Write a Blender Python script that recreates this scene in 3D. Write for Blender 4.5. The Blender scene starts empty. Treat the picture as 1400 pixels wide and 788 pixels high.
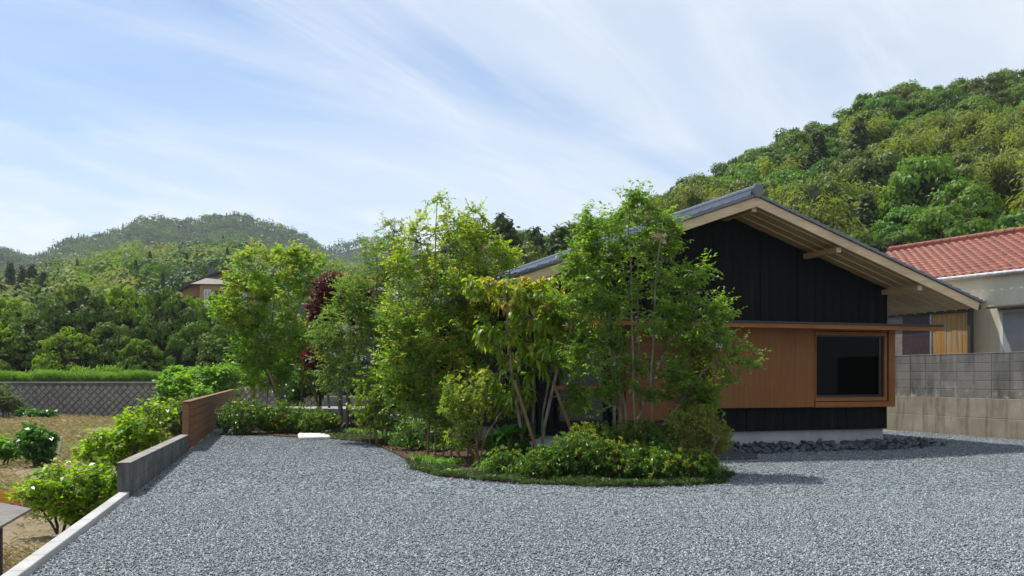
import bpy, bmesh, math, random
import numpy as np
from mathutils import Vector, Matrix

S = bpy.context.scene
COL = S.collection
rng = np.random.default_rng(7)
random.seed(7)
R = math.radians

# ------------------------------------------------------------------ camera, sky, sun, exposure
F = 1280.0; EYE = 1.41; HOR = 515.0
cam = bpy.data.cameras.new('camera')
cam.sensor_width = 36.0; cam.lens = 36.0 * F / 1400.0
cam.shift_y = (HOR - 394.0) / 1400.0
cam.clip_start = 0.1; cam.clip_end = 9000
co = bpy.data.objects.new('camera', cam); COL.objects.link(co)
co.location = (0, 0, EYE); co.rotation_euler = (R(90), 0, 0)
S.camera = co

SUN_TO = Vector((-0.43, 0.27, 1.0)).normalized()
SUN_EL = math.asin(SUN_TO.z); SUN_AZ = math.atan2(SUN_TO.x, SUN_TO.y)
w = bpy.data.worlds.new('World'); S.world = w; w.use_nodes = True
nt = w.node_tree; nt.nodes.clear()
def wn(t, **k):
    n = nt.nodes.new(t)
    for a, b in k.items(): setattr(n, a, b)
    return n
def wl(a, b): nt.links.new(a, b)
def wmath(op, a, b=None, c=None, clamp=False):
    n = wn('ShaderNodeMath', operation=op, use_clamp=clamp)
    for i, v in enumerate((a, b, c)):
        if v is None: continue
        if hasattr(v, 'default_value'): wl(v, n.inputs[i])
        else: n.inputs[i].default_value = v
    return n.outputs[0]
out = wn('ShaderNodeOutputWorld'); bg = wn('ShaderNodeBackground'); bg.inputs[1].default_value = 0.088
sky = wn('ShaderNodeTexSky', sky_type='NISHITA'); sky.sun_disc = False
sky.sun_elevation = SUN_EL; sky.sun_rotation = SUN_AZ % (2 * math.pi)
sky.air_density = 1.0; sky.dust_density = 0.6; sky.ozone_density = 1.6
tc = wn('ShaderNodeTexCoord'); sep = wn('ShaderNodeSeparateXYZ'); wl(tc.outputs['Generated'], sep.inputs[0])
zz = wmath('ADD', wmath('MAXIMUM', sep.outputs['Z'], 0.0), 0.10)
comb = wn('ShaderNodeCombineXYZ')
wl(wmath('DIVIDE', sep.outputs['X'], zz), comb.inputs[0]); wl(wmath('DIVIDE', sep.outputs['Y'], zz), comb.inputs[1])
def cloud(rot, scale, nscale, detail, rough, dist, lo, hi, loc=(0, 0, 0)):
    mp = wn('ShaderNodeMapping', vector_type='TEXTURE'); mp.inputs['Rotation'].default_value = (0, 0, R(rot)); mp.inputs['Scale'].default_value = scale
    mp.inputs['Location'].default_value = loc
    wl(comb.outputs[0], mp.inputs[0])
    n = wn('ShaderNodeTexNoise'); n.inputs['Scale'].default_value = nscale; n.inputs['Detail'].default_value = detail
    n.inputs['Roughness'].default_value = rough; n.inputs['Distortion'].default_value = dist
    wl(mp.outputs[0], n.inputs['Vector'])
    mr = wn('ShaderNodeMapRange', interpolation_type='SMOOTHSTEP'); mr.inputs[1].default_value = lo; mr.inputs[2].default_value = hi
    wl(n.outputs[0], mr.inputs[0]); return mr.outputs[0]
veil = cloud(48, (1.9, 1.0, 1), 0.80, 6, 0.55, 0.6, 0.28, 0.62, (2.3, 0.6, 0))
cirr = cloud(52, (2.6, 0.75, 1), 1.3, 10, 0.6, 1.8, 0.40, 0.84, (0.4, 3.1, 0))
# the veil of thin cloud is thicker to the right of the view and towards the horizon
side = wn('ShaderNodeMapRange'); side.inputs[1].default_value = -0.75; side.inputs[2].default_value = 0.25
side.inputs[3].default_value = 0.04; side.inputs[4].default_value = 0.95; wl(sep.outputs['X'], side.inputs[0])
low = wn('ShaderNodeMapRange', interpolation_type='SMOOTHSTEP'); low.inputs[1].default_value = 0.02; low.inputs[2].default_value = 0.30
low.inputs[3].default_value = 0.42; low.inputs[4].default_value = 0.0; wl(sep.outputs['Z'], low.inputs[0])
f1 = wmath('MULTIPLY', wmath('MULTIPLY', veil, 0.85), side.outputs[0])
f2 = wmath('MULTIPLY', cirr, 0.70)
inv = wmath('MULTIPLY', wmath('SUBTRACT', 1.0, f1), wmath('SUBTRACT', 1.0, f2))
inv = wmath('MULTIPLY', inv, wmath('SUBTRACT', 1.0, low.outputs[0]))
# a few small cumulus low over the mountain
cumb = wn('ShaderNodeTexNoise'); cumb.inputs['Scale'].default_value = 7.0; cumb.inputs['Detail'].default_value = 6; cumb.inputs['Roughness'].default_value = 0.5
cmp_ = wn('ShaderNodeMapping'); cmp_.inputs['Scale'].default_value = (1, 1, 2.2); cmp_.inputs['Location'].default_value = (0.31, 0.0, 0.05)
wl(tc.outputs['Generated'], cmp_.inputs[0]); wl(cmp_.outputs[0], cumb.inputs['Vector'])
cr = wn('ShaderNodeMapRange', interpolation_type='SMOOTHSTEP'); cr.inputs[1].default_value = 0.46; cr.inputs[2].default_value = 0.58; wl(cumb.outputs[0], cr.inputs[0])
band = wn('ShaderNodeMapRange', interpolation_type='SMOOTHSTEP'); band.inputs[1].default_value = 0.20; band.inputs[2].default_value = 0.13; wl(sep.outputs['Z'], band.inputs[0])
inv = wmath('MULTIPLY', inv, wmath('SUBTRACT', 1.0, wmath('MULTIPLY', wmath('MULTIPLY', cr.outputs[0], band.outputs[0]), 0.85)))
cov = wmath('SUBTRACT', 1.0, inv, clamp=True)
mix = wn('ShaderNodeMix', data_type='RGBA'); wl(cov, mix.inputs[0])
skyg = wn('ShaderNodeMix', data_type='RGBA', blend_type='MULTIPLY'); skyg.inputs[0].default_value = 1.0
wl(sky.outputs[0], skyg.inputs[6]); skyg.inputs[7].default_value = (0.88, 0.98, 1.07, 1)
wl(skyg.outputs[2], mix.inputs[6]); mix.inputs[7].default_value = (6.55, 6.9, 7.2, 1)
wl(mix.outputs[2], bg.inputs[0]); wl(bg.outputs[0], out.inputs[0])

sl = bpy.data.lights.new('sun', 'SUN'); sl.energy = 3.6; sl.angle = R(0.53); sl.color = (1.0, 0.95, 0.88)
so = bpy.data.objects.new('sun', sl); COL.objects.link(so)
so.rotation_euler = (-SUN_TO).to_track_quat('-Z', 'Y').to_euler(); so.location = (0, 0, 60)
vs = S.view_settings; vs.view_transform = 'Standard'; vs.look = 'None'; vs.exposure = 0.72; vs.gamma = 1.0; vs.use_curve_mapping = False
S.cycles.max_bounces = 6; S.cycles.diffuse_bounces = 4; S.cycles.glossy_bounces = 3; S.cycles.transmission_bounces = 5
S.cycles.transparent_max_bounces = 8; S.cycles.use_denoising = True; S.cycles.caustics_reflective = False; S.cycles.caustics_refractive = False

def W(px, py, d):                      # photograph pixel at a known depth -> point
    return np.array([(px - 700) / F * d, d, EYE + (HOR - py) / F * d])
def G(px, py):                         # photograph pixel on the level gravel -> point
    d = EYE * F / (py - HOR); return np.array([(px - 700) / F * d, d, 0.0])

# ------------------------------------------------------------------ materials
MATS = {}
class NT:
    def __init__(s, name):
        s.m = bpy.data.materials.new(name); s.m.use_nodes = True; s.t = s.m.node_tree; s.t.nodes.clear()
        s.out = s.n('ShaderNodeOutputMaterial')
    def n(s, t, **k):
        n = s.t.nodes.new(t)
        for a, b in k.items(): setattr(n, a, b)
        return n
    def l(s, a, b): s.t.links.new(a, b)
    def coord(s, kind='Object', scale=(1, 1, 1), rot=(0, 0, 0)):
        tc = s.n('ShaderNodeTexCoord'); mp = s.n('ShaderNodeMapping')
        mp.inputs['Scale'].default_value = scale; mp.inputs['Rotation'].default_value = rot
        s.l(tc.outputs[kind], mp.inputs[0]); return mp.outputs[0]
    def noise(s, vec, scale, detail=4, rough=0.55, dist=0.0):
        n = s.n('ShaderNodeTexNoise'); n.inputs['Scale'].default_value = scale; n.inputs['Detail'].default_value = detail
        n.inputs['Roughness'].default_value = rough; n.inputs['Distortion'].default_value = dist
        if vec is not None: s.l(vec, n.inputs['Vector'])
        return n.outputs[0]
    def ramp(s, fac, stops, interp='LINEAR'):
        r = s.n('ShaderNodeValToRGB'); e = r.color_ramp.elements; r.color_ramp.interpolation = interp
        while len(e) < len(stops): e.new(0.5)
        for i, (p, c) in enumerate(stops): e[i].position = p; e[i].color = (*c, 1)
        s.l(fac, r.inputs[0]); return r.outputs[0]
    def mixc(s, fac, a, b, mode='MIX'):
        m = s.n('ShaderNodeMix', data_type='RGBA', blend_type=mode)
        for i, v in ((0, fac), (6, a), (7, b)):
            if hasattr(v, 'default_value'): s.l(v, m.inputs[i])
            else: m.inputs[i].default_value = v if i == 0 else (*v, 1)
        return m.outputs[2]
    def bump(s, h, strength, dist, prev=None):
        b = s.n('ShaderNodeBump'); b.inputs['Strength'].default_value = strength; b.inputs['Distance'].default_value = dist
        s.l(h, b.inputs['Height'])
        if prev is not None: s.l(prev, b.inputs['Normal'])
        return b.outputs[0]
    def math(s, op, a, b=None):
        m = s.n('ShaderNodeMath', operation=op)
        for i, v in enumerate((a, b)):
            if v is None: continue
            if hasattr(v, 'default_value'): s.l(v, m.inputs[i])
            else: m.inputs[i].default_value = v
        return m.outputs[0]
    def pbr(s, col, rough=0.6, spec=0.4, normal=None, metal=0.0, finish=True):
        p = s.n('ShaderNodeBsdfPrincipled')
        if hasattr(col, 'default_value'): s.l(col, p.inputs['Base Color'])
        else: p.inputs['Base Color'].default_value = (*col, 1)
        if hasattr(rough, 'default_value'): s.l(rough, p.inputs['Roughness'])
        else: p.inputs['Roughness'].default_value = rough
        p.inputs['Specular IOR Level'].default_value = spec; p.inputs['Metallic'].default_value = metal
        if normal is not None: s.l(normal, p.inputs['Normal'])
        if finish: s.l(p.outputs[0], s.out.inputs[0])
        return p

def leaf_mat(name, cols, trans=0.35, rough=0.42, spec=0.35, objvar=0.0, tcol=None):
    """cols: list of leaf colours; each leaf (mesh island) takes its own."""
    cols = [tuple(min(x * 1.35, 0.6) for x in c) for c in cols]
    b = NT(name)
    g = b.n('ShaderNodeNewGeometry')
    fac = g.outputs['Random Per Island']
    k = len(cols)
    c = b.ramp(fac, [(i / (k - 1), cols[i]) for i in range(k)])
    if objvar:
        oi = b.n('ShaderNodeObjectInfo')
        hs = b.n('ShaderNodeHueSaturation')
        b.l(c, hs.inputs['Color'])
        mr = b.n('ShaderNodeMapRange'); mr.inputs[3].default_value = 0.5 - 0.026 * objvar; mr.inputs[4].default_value = 0.5 + 0.014 * objvar
        b.l(oi.outputs['Random'], mr.inputs[0]); b.l(mr.outputs[0], hs.inputs['Hue'])
        mv = b.n('ShaderNodeMapRange'); mv.inputs[3].default_value = 1 - 0.38 * objvar; mv.inputs[4].default_value = 1 + 0.35 * objvar
        b.l(b.math('FRACT', b.math('MULTIPLY', oi.outputs['Random'], 7.31)), mv.inputs[0]); b.l(mv.outputs[0], hs.inputs['Value'])
        c = hs.outputs[0]
    p = b.pbr(c, rough, spec, finish=False)
    t = b.n('ShaderNodeBsdfTranslucent')
    tc_ = b.mixc(1.0, c, tcol or (1.55, 1.75, 0.5), 'MULTIPLY'); b.l(tc_, t.inputs[0])
    m = b.n('ShaderNodeMixShader'); m.inputs[0].default_value = min(0.6, trans * 1.35)
    b.l(p.outputs[0], m.inputs[1]); b.l(t.outputs[0], m.inputs[2]); b.l(m.outputs[0], b.out.inputs[0])
    return b.m

def bark_mat(name, a, c):
    b = NT(name); v = b.coord('Object', (1, 1, 0.3))
    n = b.noise(v, 18, 5); b.pbr(b.ramp(n, [(0.3, a), (0.7, c)]), 0.85, 0.2, b.bump(n, 0.5, 0.01)); return b.m

def concrete_mat(name, a, c, stain=(0.06, 0.055, 0.045), amount=0.5, sc=1.5, vertical=True):
    b = NT(name); v = b.coord('Object')
    n1 = b.noise(v, 30, 6, 0.6); n2 = b.noise(v, sc, 5, 0.6)
    v2 = b.coord('Object', (3.2, 3.2, 0.45) if vertical else (1, 1, 1)); n3 = b.noise(v2, sc * 1.4, 6, 0.65)
    col = b.ramp(n2, [(0.3, a), (0.7, c)])
    col = b.mixc(b.math('MULTIPLY', b.ramp(n3, [(0.48, (0, 0, 0)), (0.7, (1, 1, 1))]), amount), col, stain)
    col = b.mixc(0.25, col, b.ramp(n1, [(0.3, (0.35, 0.35, 0.35)), (0.7, (1, 1, 1))]), 'MULTIPLY')
    b.pbr(col, 0.85, 0.25, b.bump(n1, 0.35, 0.01)); return b.m

def wood_mat(name, a, c, scale=(14, 14, 0.8), rough=0.55, spec=0.35, weather=None):
    b = NT(name); v = b.coord('Object', scale)
    n = b.noise(v, 2.2, 7, 0.6, 0.6); nb = b.noise(b.coord('Object'), 1.1, 3)
    col = b.ramp(n, [(0.28, a), (0.72, c)])
    col = b.mixc(0.5, col, b.ramp(nb, [(0.3, (0.5, 0.48, 0.46)), (0.7, (1, 1, 1))]), 'MULTIPLY')
    if weather:
        col = b.mixc(b.ramp(b.noise(b.coord('Object', (9, 9, 0.7)), 1.5, 5), [(0.5, (0, 0, 0)), (0.66, (1, 1, 1))]), col, weather)
    b.pbr(col, rough, spec, b.bump(n, 0.25, 0.006)); return b.m

def plain(name, col, rough=0.6, spec=0.4, metal=0.0, nscale=12, var=0.3):
    b = NT(name); n = b.noise(b.coord('Object'), nscale, 5)
    lo = tuple(x * (1 - var) for x in col); hi = tuple(min(1, x * (1 + var)) for x in col)
    b.pbr(b.ramp(n, [(0.3, lo), (0.7, hi)]), rough, spec, b.bump(n, 0.15, 0.005), metal); return b.m

# gravel bed
def gravel_mat():
    b = NT('gravel'); v = b.coord('Object')
    def vor(scale, feat='F1'):
        n = b.n('ShaderNodeTexVoronoi', feature=feat); n.inputs['Scale'].default_value = scale; b.l(v, n.inputs['Vector']); return n
    a = vor(52); a2 = vor(80)
    bw = b.n('ShaderNodeRGBToBW'); b.l(a.outputs['Color'], bw.inputs[0])
    col = b.ramp(bw.outputs[0], [(0.1, (0.1328, 0.1596, 0.1732)), (0.45, (0.1947, 0.2326, 0.2509)), (0.7, (0.2520, 0.2991, 0.3193)), (0.86, (0.3451, 0.3999, 0.4155)), (0.93, (0.2728, 0.2919, 0.2731))])
    big = b.noise(v, 0.55, 4); mid = b.noise(v, 6.0, 3)
    col = b.mixc(0.8, col, b.ramp(big, [(0.3, (0.74, 0.74, 0.75)), (0.7, (1, 1, 1))]), 'MULTIPLY')
    nrm = b.bump(b.math('SUBTRACT', 1.0, b.math('MULTIPLY', a.outputs['Distance'], 1.0)), 1.0, 0.016)
    nrm = b.bump(a2.outputs['Distance'], 0.5, 0.008, nrm)
    nrm = b.bump(mid, 0.5, 0.05, nrm)
    b.pbr(col, 0.75, 0.3, nrm); return b.m
M = {}
M['gravel'] = gravel_mat()
b = NT('stone_chip'); g_ = b.n('ShaderNodeNewGeometry')
b.pbr(b.ramp(g_.outputs['Random Per Island'], [(0.0, (0.1036, 0.1202, 0.1299)), (0.35, (0.1802, 0.2067, 0.2214)), (0.72, (0.2613, 0.2932, 0.3099)), (0.90, (0.3784, 0.4133, 0.4229)), (0.95, (0.5225, 0.5575, 0.5607)), (0.97, (0.3604, 0.3172, 0.2459)), (1.0, (0.2162, 0.2067, 0.1869))]), 0.72, 0.35); M['chip'] = b.m
M['bark_grey'] = bark_mat('bark_grey', (0.10, 0.085, 0.065), (0.30, 0.26, 0.21))
M['bark_dark'] = bark_mat('bark_dark', (0.045, 0.036, 0.028), (0.14, 0.11, 0.085))
M['bark_brown'] = bark_mat('bark_brown', (0.13, 0.085, 0.05), (0.30, 0.20, 0.12))
M['concrete'] = concrete_mat('concrete', (0.28, 0.28, 0.27), (0.42, 0.42, 0.40), (0.16, 0.15, 0.13), 0.5)
M['kerb'] = concrete_mat('kerb_concrete', (0.3848, 0.3848, 0.3700), (0.5032, 0.4958, 0.4736), (0.2664, 0.2516, 0.2220), 0.35)
M['old_concrete'] = concrete_mat('old_concrete', (0.085, 0.082, 0.078), (0.20, 0.195, 0.18), (0.035, 0.033, 0.03), 0.8, 2.5)
M['cap'] = concrete_mat('wall_cap', (0.1955, 0.1840, 0.1610), (0.3450, 0.3220, 0.2875), (0.0920, 0.0862, 0.0690), 0.4, 3.0)
M['block'] = concrete_mat('block', (0.150, 0.143, 0.130), (0.255, 0.244, 0.220), (0.106, 0.097, 0.084), 0.75, 0.9)
M['block_base'] = concrete_mat('block_base', (0.24, 0.20, 0.14), (0.38, 0.34, 0.265), (0.12, 0.105, 0.08), 0.8, 1.6)
def block_mat():
    b = NT('weathered_block'); g = b.n('ShaderNodeNewGeometry'); v = b.coord('Object')
    col = b.ramp(g.outputs['Random Per Island'], [(0.0, (0.185, 0.178, 0.16)), (0.5, (0.215, 0.206, 0.186)), (0.85, (0.245, 0.234, 0.21)), (1.0, (0.225, 0.205, 0.17))])
    col = b.mixc(b.ramp(b.noise(b.coord('Object', (1.6, 1.6, 0.35)), 1.5, 6, 0.65), [(0.46, (0, 0, 0)), (0.68, (0.85, 0.85, 0.85))]), col, (0.07, 0.066, 0.057))
    sp = b.n('ShaderNodeSeparateXYZ'); b.l(v, sp.inputs[0])
    bd = b.n('ShaderNodeMapRange'); bd.inputs[1].default_value = 1.32; bd.inputs[2].default_value = 0.92; b.l(sp.outputs['Z'], bd.inputs[0])
    ef = b.math('MULTIPLY', bd.outputs[0], b.ramp(b.noise(v, 3.0, 6, 0.7), [(0.52, (0, 0, 0)), (0.66, (1, 1, 1))]))
    col = b.mixc(ef, col, (0.50, 0.49, 0.46))
    col = b.mixc(0.35, col, b.ramp(b.noise(v, 28, 5, 0.65), [(0.3, (0.3, 0.3, 0.3)), (0.7, (1, 1, 1))]), 'MULTIPLY')
    b.pbr(col, 0.9, 0.2, b.bump(b.noise(v, 40, 5), 0.5, 0.008)); return b.m
M['block'] = block_mat()
M['mortar'] = plain('mortar', (0.20, 0.19, 0.17), 0.9, 0.2)
M['foundation'] = concrete_mat('foundation', (0.34, 0.34, 0.335), (0.44, 0.44, 0.43), (0.26, 0.26, 0.25), 0.4, 1.0)
M['stucco'] = concrete_mat('stucco', (0.7000, 0.6095, 0.4255), (0.8400, 0.7420, 0.5290), (0.5040, 0.4372, 0.2990), 0.35, 0.6)
M['cedar'] = wood_mat('stained_cedar', (0.1997, 0.0684, 0.0119), (0.3128, 0.1191, 0.0238), (16, 16, 0.5))
M['cedar_h'] = wood_mat('stained_cedar_trim', (0.2196, 0.0773, 0.0145), (0.3328, 0.1265, 0.0264), (0.6, 14, 14))
M['fence'] = wood_mat('fence_wood', (0.1725, 0.0736, 0.0345), (0.2990, 0.1323, 0.0598), (9, 0.5, 9))
M['pine'] = wood_mat('pale_pine', (0.50, 0.36, 0.21), (0.70, 0.54, 0.34), (1.2, 10, 14), 0.55)
M['pine_dark'] = wood_mat('soffit_pine', (0.48, 0.29, 0.13), (0.64, 0.43, 0.22), (12, 0.7, 12), 0.5)
M['yellow_board'] = wood_mat('yellow_board', (0.36, 0.17, 0.035), (0.52, 0.29, 0.08), (10, 10, 0.7), 0.7, 0.2, (0.34, 0.29, 0.22))
M['grey_board'] = wood_mat('grey_board', (0.20, 0.17, 0.14), (0.34, 0.30, 0.26), (2, 2, 9), 0.8, 0.2)
M['stake'] = wood_mat('stake_wood', (0.15, 0.09, 0.045), (0.28, 0.18, 0.09), (12, 12, 1), 0.7, 0.2)
M['brown_sheet'] = plain('brown_sheet', (0.055, 0.036, 0.034), 0.5, 0.4)
def charred():
    b = NT('charred_wood'); v = b.coord('Object', (26, 26, 9)); n = b.noise(v, 1.6, 6, 0.65, 0.4)
    vo = b.n('ShaderNodeTexVoronoi', feature='DISTANCE_TO_EDGE'); vo.inputs['Scale'].default_value = 1.0; b.l(b.coord('Object', (42, 42, 20)), vo.inputs['Vector'])
    st = b.noise(b.coord('Object', (7, 7, 0.25)), 1.0, 4)
    col = b.ramp(st, [(0.3, (0.002, 0.0021, 0.0024)), (0.62, (0.0050, 0.0054, 0.0062)), (0.76, (0.018, 0.022, 0.024))])
    nrm = b.bump(vo.outputs['Distance'], 0.6, 0.02); nrm = b.bump(n, 0.7, 0.012, nrm)
    b.pbr(col, 0.6, 0.16, nrm); return b.m
M['charred'] = charred()
def tile(name, a, c, rough, spec, mott):
    b = NT(name); n = b.noise(b.coord('Object', (4, 4, 4)), 1.0, 3); f = b.noise(b.coord('Object'), 25, 4)
    vo = b.n('ShaderNodeTexVoronoi'); vo.inputs['Scale'].default_value = 4.0; b.l(b.coord('Object'), vo.inputs['Vector'])
    bw = b.n('ShaderNodeRGBToBW'); b.l(vo.outputs['Color'], bw.inputs[0])
    col = b.mixc(mott, b.ramp(n, [(0.3, a), (0.7, c)]), b.ramp(bw.outputs[0], [(0.2, a), (0.8, c)]))
    b.pbr(col, rough, spec, b.bump(f, 0.12, 0.004)); return b.m
M['tile'] = tile('smoked_silver_tile', (0.042, 0.049, 0.062), (0.078, 0.088, 0.106), 0.27, 1.0, 0.4)
M['red_tile'] = tile('red_glazed_tile', (0.135, 0.033, 0.018), (0.235, 0.064, 0.034), 0.5, 0.25, 0.6)
M['black_metal'] = plain('black_metal', (0.018, 0.020, 0.024), 0.35, 0.5, 0.3)
M['pale_metal'] = plain('pale_metal', (0.55, 0.55, 0.53), 0.5, 0.4)
M['grey_metal'] = plain('grey_metal', (0.34, 0.35, 0.36), 0.4, 0.5, 0.4)
M['pale_sheet'] = plain('pale_corrugated_sheet', (0.55, 0.52, 0.46), 0.6, 0.3)
M['white_stone'] = plain('white_stone', (0.68, 0.66, 0.60), 0.8, 0.3, 0, 8, 0.15)
M['slate'] = plain('slate', (0.0770, 0.0840, 0.1008), 0.6, 0.4, 0, 5, 0.55)
M['paver'] = plain('dark_paver', (0.05, 0.054, 0.064), 0.5, 0.4, 0, 6, 0.3)
M['grout'] = plain('grout', (0.36, 0.36, 0.36), 0.9, 0.2)
M['brown_wall'] = plain('tan_siding', (0.4320, 0.2520, 0.1140), 0.7, 0.3, 0, 3, 0.12)
M['dark_trim'] = plain('dark_trim', (0.045, 0.04, 0.038), 0.6)
M['brown_roof'] = plain('brown_roof_tile', (0.15, 0.125, 0.105), 0.6, 0.4, 0, 4, 0.3)
M['white_roof'] = plain('pale_roof', (0.62, 0.62, 0.60), 0.5, 0.4)
M['white_paint'] = plain('white_paint', (0.72, 0.72, 0.70), 0.5, 0.4, 0, 3, 0.06)
M['shutter'] = plain('grey_shutter', (0.32, 0.31, 0.29), 0.5, 0.4, 0, 3, 0.08)
M['orange_crate'] = plain('orange_plastic', (0.5400, 0.2860, 0.0420), 0.5, 0.4, 0, 4, 0.15)
M['red_net'] = plain('red_net', (0.1560, 0.0210, 0.0180), 0.8, 0.2, 0, 20, 0.5)
M['old_ply'] = wood_mat('old_plywood', (0.14, 0.13, 0.115), (0.27, 0.255, 0.23), (3, 9, 3), 0.85, 0.2)
M['soil'] = plain('soil', (0.075, 0.048, 0.032), 0.95, 0.1, 0, 14, 0.6)
M['interior'] = plain('dark_interior', (0.02, 0.018, 0.016), 0.8, 0.2)
b = NT('glass'); fr = b.n('ShaderNodeFresnel'); fr.inputs[0].default_value = 1.16
tr = b.n('ShaderNodeBsdfTransparent'); tr.inputs[0].default_value = (0.16, 0.17, 0.17, 1); gl = b.n('ShaderNodeBsdfGlossy'); gl.inputs['Roughness'].default_value = 0.02
mx = b.n('ShaderNodeMixShader'); b.l(fr.outputs[0], mx.inputs[0]); b.l(tr.outputs[0], mx.inputs[1]); b.l(gl.outputs[0], mx.inputs[2]); b.l(mx.outputs[0], b.out.inputs[0]); M['glass'] = b.m
def dry_ground():
    b = NT('dry_field'); v = b.coord('Object'); n = b.noise(v, 0.45, 5, 0.6, 0.5); f = b.noise(v, 9, 6, 0.7)
    col = b.ramp(n, [(0.34, (0.1380, 0.1440, 0.0600)), (0.47, (0.3000, 0.2460, 0.1500)), (0.58, (0.3240, 0.2520, 0.1620)), (0.70, (0.1800, 0.1440, 0.1020))])
    col = b.mixc(0.7, col, b.ramp(f, [(0.3, (0.5, 0.5, 0.5)), (0.7, (1, 1, 1))]), 'MULTIPLY')
    b.pbr(col, 0.95, 0.1, b.bump(f, 0.8, 0.08)); return b.m
M['field'] = dry_ground()
M['forest_floor'] = plain('forest_floor', (0.022, 0.034, 0.014), 0.95, 0.1, 0, 0.3, 0.4)

# ------------------------------------------------------------------ mesh helpers
def np_mesh(name, V, Q=None, T=None, mats=(), mi=None, smooth=False):
    me = bpy.data.meshes.new(name)
    V = np.asarray(V, dtype=np.float32)
    Q = np.zeros((0, 4), int) if Q is None else np.asarray(Q); T = np.zeros((0, 3), int) if T is None else np.asarray(T)
    nq, ntr = len(Q), len(T)
    me.vertices.add(len(V)); me.vertices.foreach_set('co', V.ravel())
    me.loops.add(nq * 4 + ntr * 3)
    me.loops.foreach_set('vertex_index', np.concatenate([Q.ravel(), T.ravel()]).astype(np.int32))
    me.polygons.add(nq + ntr)
    st = np.concatenate([np.arange(nq) * 4, nq * 4 + np.arange(ntr) * 3]).astype(np.int32)
    me.polygons.foreach_set('loop_start', st)
    for m in mats: me.materials.append(m)
    if mi is not None: me.polygons.foreach_set('material_index', np.asarray(mi, dtype=np.int32))
    if smooth: me.polygons.foreach_set('use_smooth', np.ones(nq + ntr, bool))
    me.update(calc_edges=True)
    return me
def link(name, me, parent=None, **props):
    o = bpy.data.objects.new(name, me); COL.objects.link(o)
    if parent is not None: o.parent = parent
    for k, v in props.items(): o[k] = v
    return o
def empty(name, loc=(0, 0, 0), rz=0.0, **props):
    o = bpy.data.objects.new(name, None); COL.objects.link(o); o.location = loc; o.rotation_euler = (0, 0, rz); o.empty_display_size = 0.2
    for k, v in props.items(): o[k] = v
    return o
class MB:
    """collects boxes, bars, prisms and tubes into one mesh"""
    def __init__(s): s.V = []; s.F = []; s.mi = []; s.cur = 0
    def add(s, V, F):
        n = len(s.V); s.V += [tuple(v) for v in V]; s.F += [tuple(i + n for i in f) for f in F]; s.mi += [s.cur] * len(F)
    def box(s, x0, x1, y0, y1, z0, z1, T=None):
        V = [(x, y, z) for z in (z0, z1) for y in (y0, y1) for x in (x0, x1)]
        if T is not None: V = [tuple(T @ Vector(v)) for v in V]
        s.add(V, [(0, 2, 3, 1), (4, 5, 7, 6), (0, 1, 5, 4), (2, 6, 7, 3), (0, 4, 6, 2), (1, 3, 7, 5)])
    def prism(s, poly, axis, a0, a1):
        """poly: 2-D outline in the plane across axis ('x': (y,z), 'y': (x,z), 'z': (x,y)), extruded a0..a1"""
        def mk(p, a): return {'x': (a, p[0], p[1]), 'y': (p[0], a, p[1]), 'z': (p[0], p[1], a)}[axis]
        n = len(poly); V = [mk(p, a0) for p in poly] + [mk(p, a1) for p in poly]
        F = [tuple(range(n))[::-1], tuple(range(n, 2 * n))] + [(i, (i + 1) % n, n + (i + 1) % n, n + i) for i in range(n)]
        s.add(V, F)
    def tube(s, pts, rad, sides=8, cap=True):
        pts = [Vector(p) for p in pts]; n0 = []
        for i, p in enumerate(pts):
            d = (pts[min(i + 1, len(pts) - 1)] - pts[max(i - 1, 0)]).normalized()
            a = d.orthogonal().normalized(); 
            if abs(d.z) < 0.95: a = d.cross(Vector((0, 0, 1))).normalized()
            c = d.cross(a); r = rad[i] if hasattr(rad, '__len__') else rad
            n0.append([p + a * r * math.cos(2 * math.pi * k / sides) + c * r * math.sin(2 * math.pi * k / sides) for k in range(sides)])
        V = [v for ring in n0 for v in ring]; F_ = []
        for i in range(len(pts) - 1):
            for k in range(sides):
                F_.append((i * sides + k, i * sides + (k + 1) % sides, (i + 1) * sides + (k + 1) % sides, (i + 1) * sides + k))
        if cap: F_ += [tuple(range(sides))[::-1], tuple(range(len(V) - sides, len(V)))]
        s.add(V, F_)
    def build(s, name, mats, parent=None, bevel=0, smooth=False, **props):
        me = bpy.data.meshes.new(name); me.from_pydata(s.V, [], s.F)
        for m in (mats if isinstance(mats, (list, tuple)) else [mats]): me.materials.append(m)
        for p, k in zip(me.polygons, s.mi): p.material_index = k; p.use_smooth = smooth
        bm = bmesh.new(); bm.from_mesh(me); bmesh.ops.recalc_face_normals(bm, faces=bm.faces); bm.to_mesh(me); bm.free()
        me.update(); o = link(name, me, parent, **props)
        if bevel:
            md = o.modifiers.new('bevel', 'BEVEL'); md.width = bevel; md.segments = 1; md.limit_method = 'ANGLE'
        return o

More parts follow.
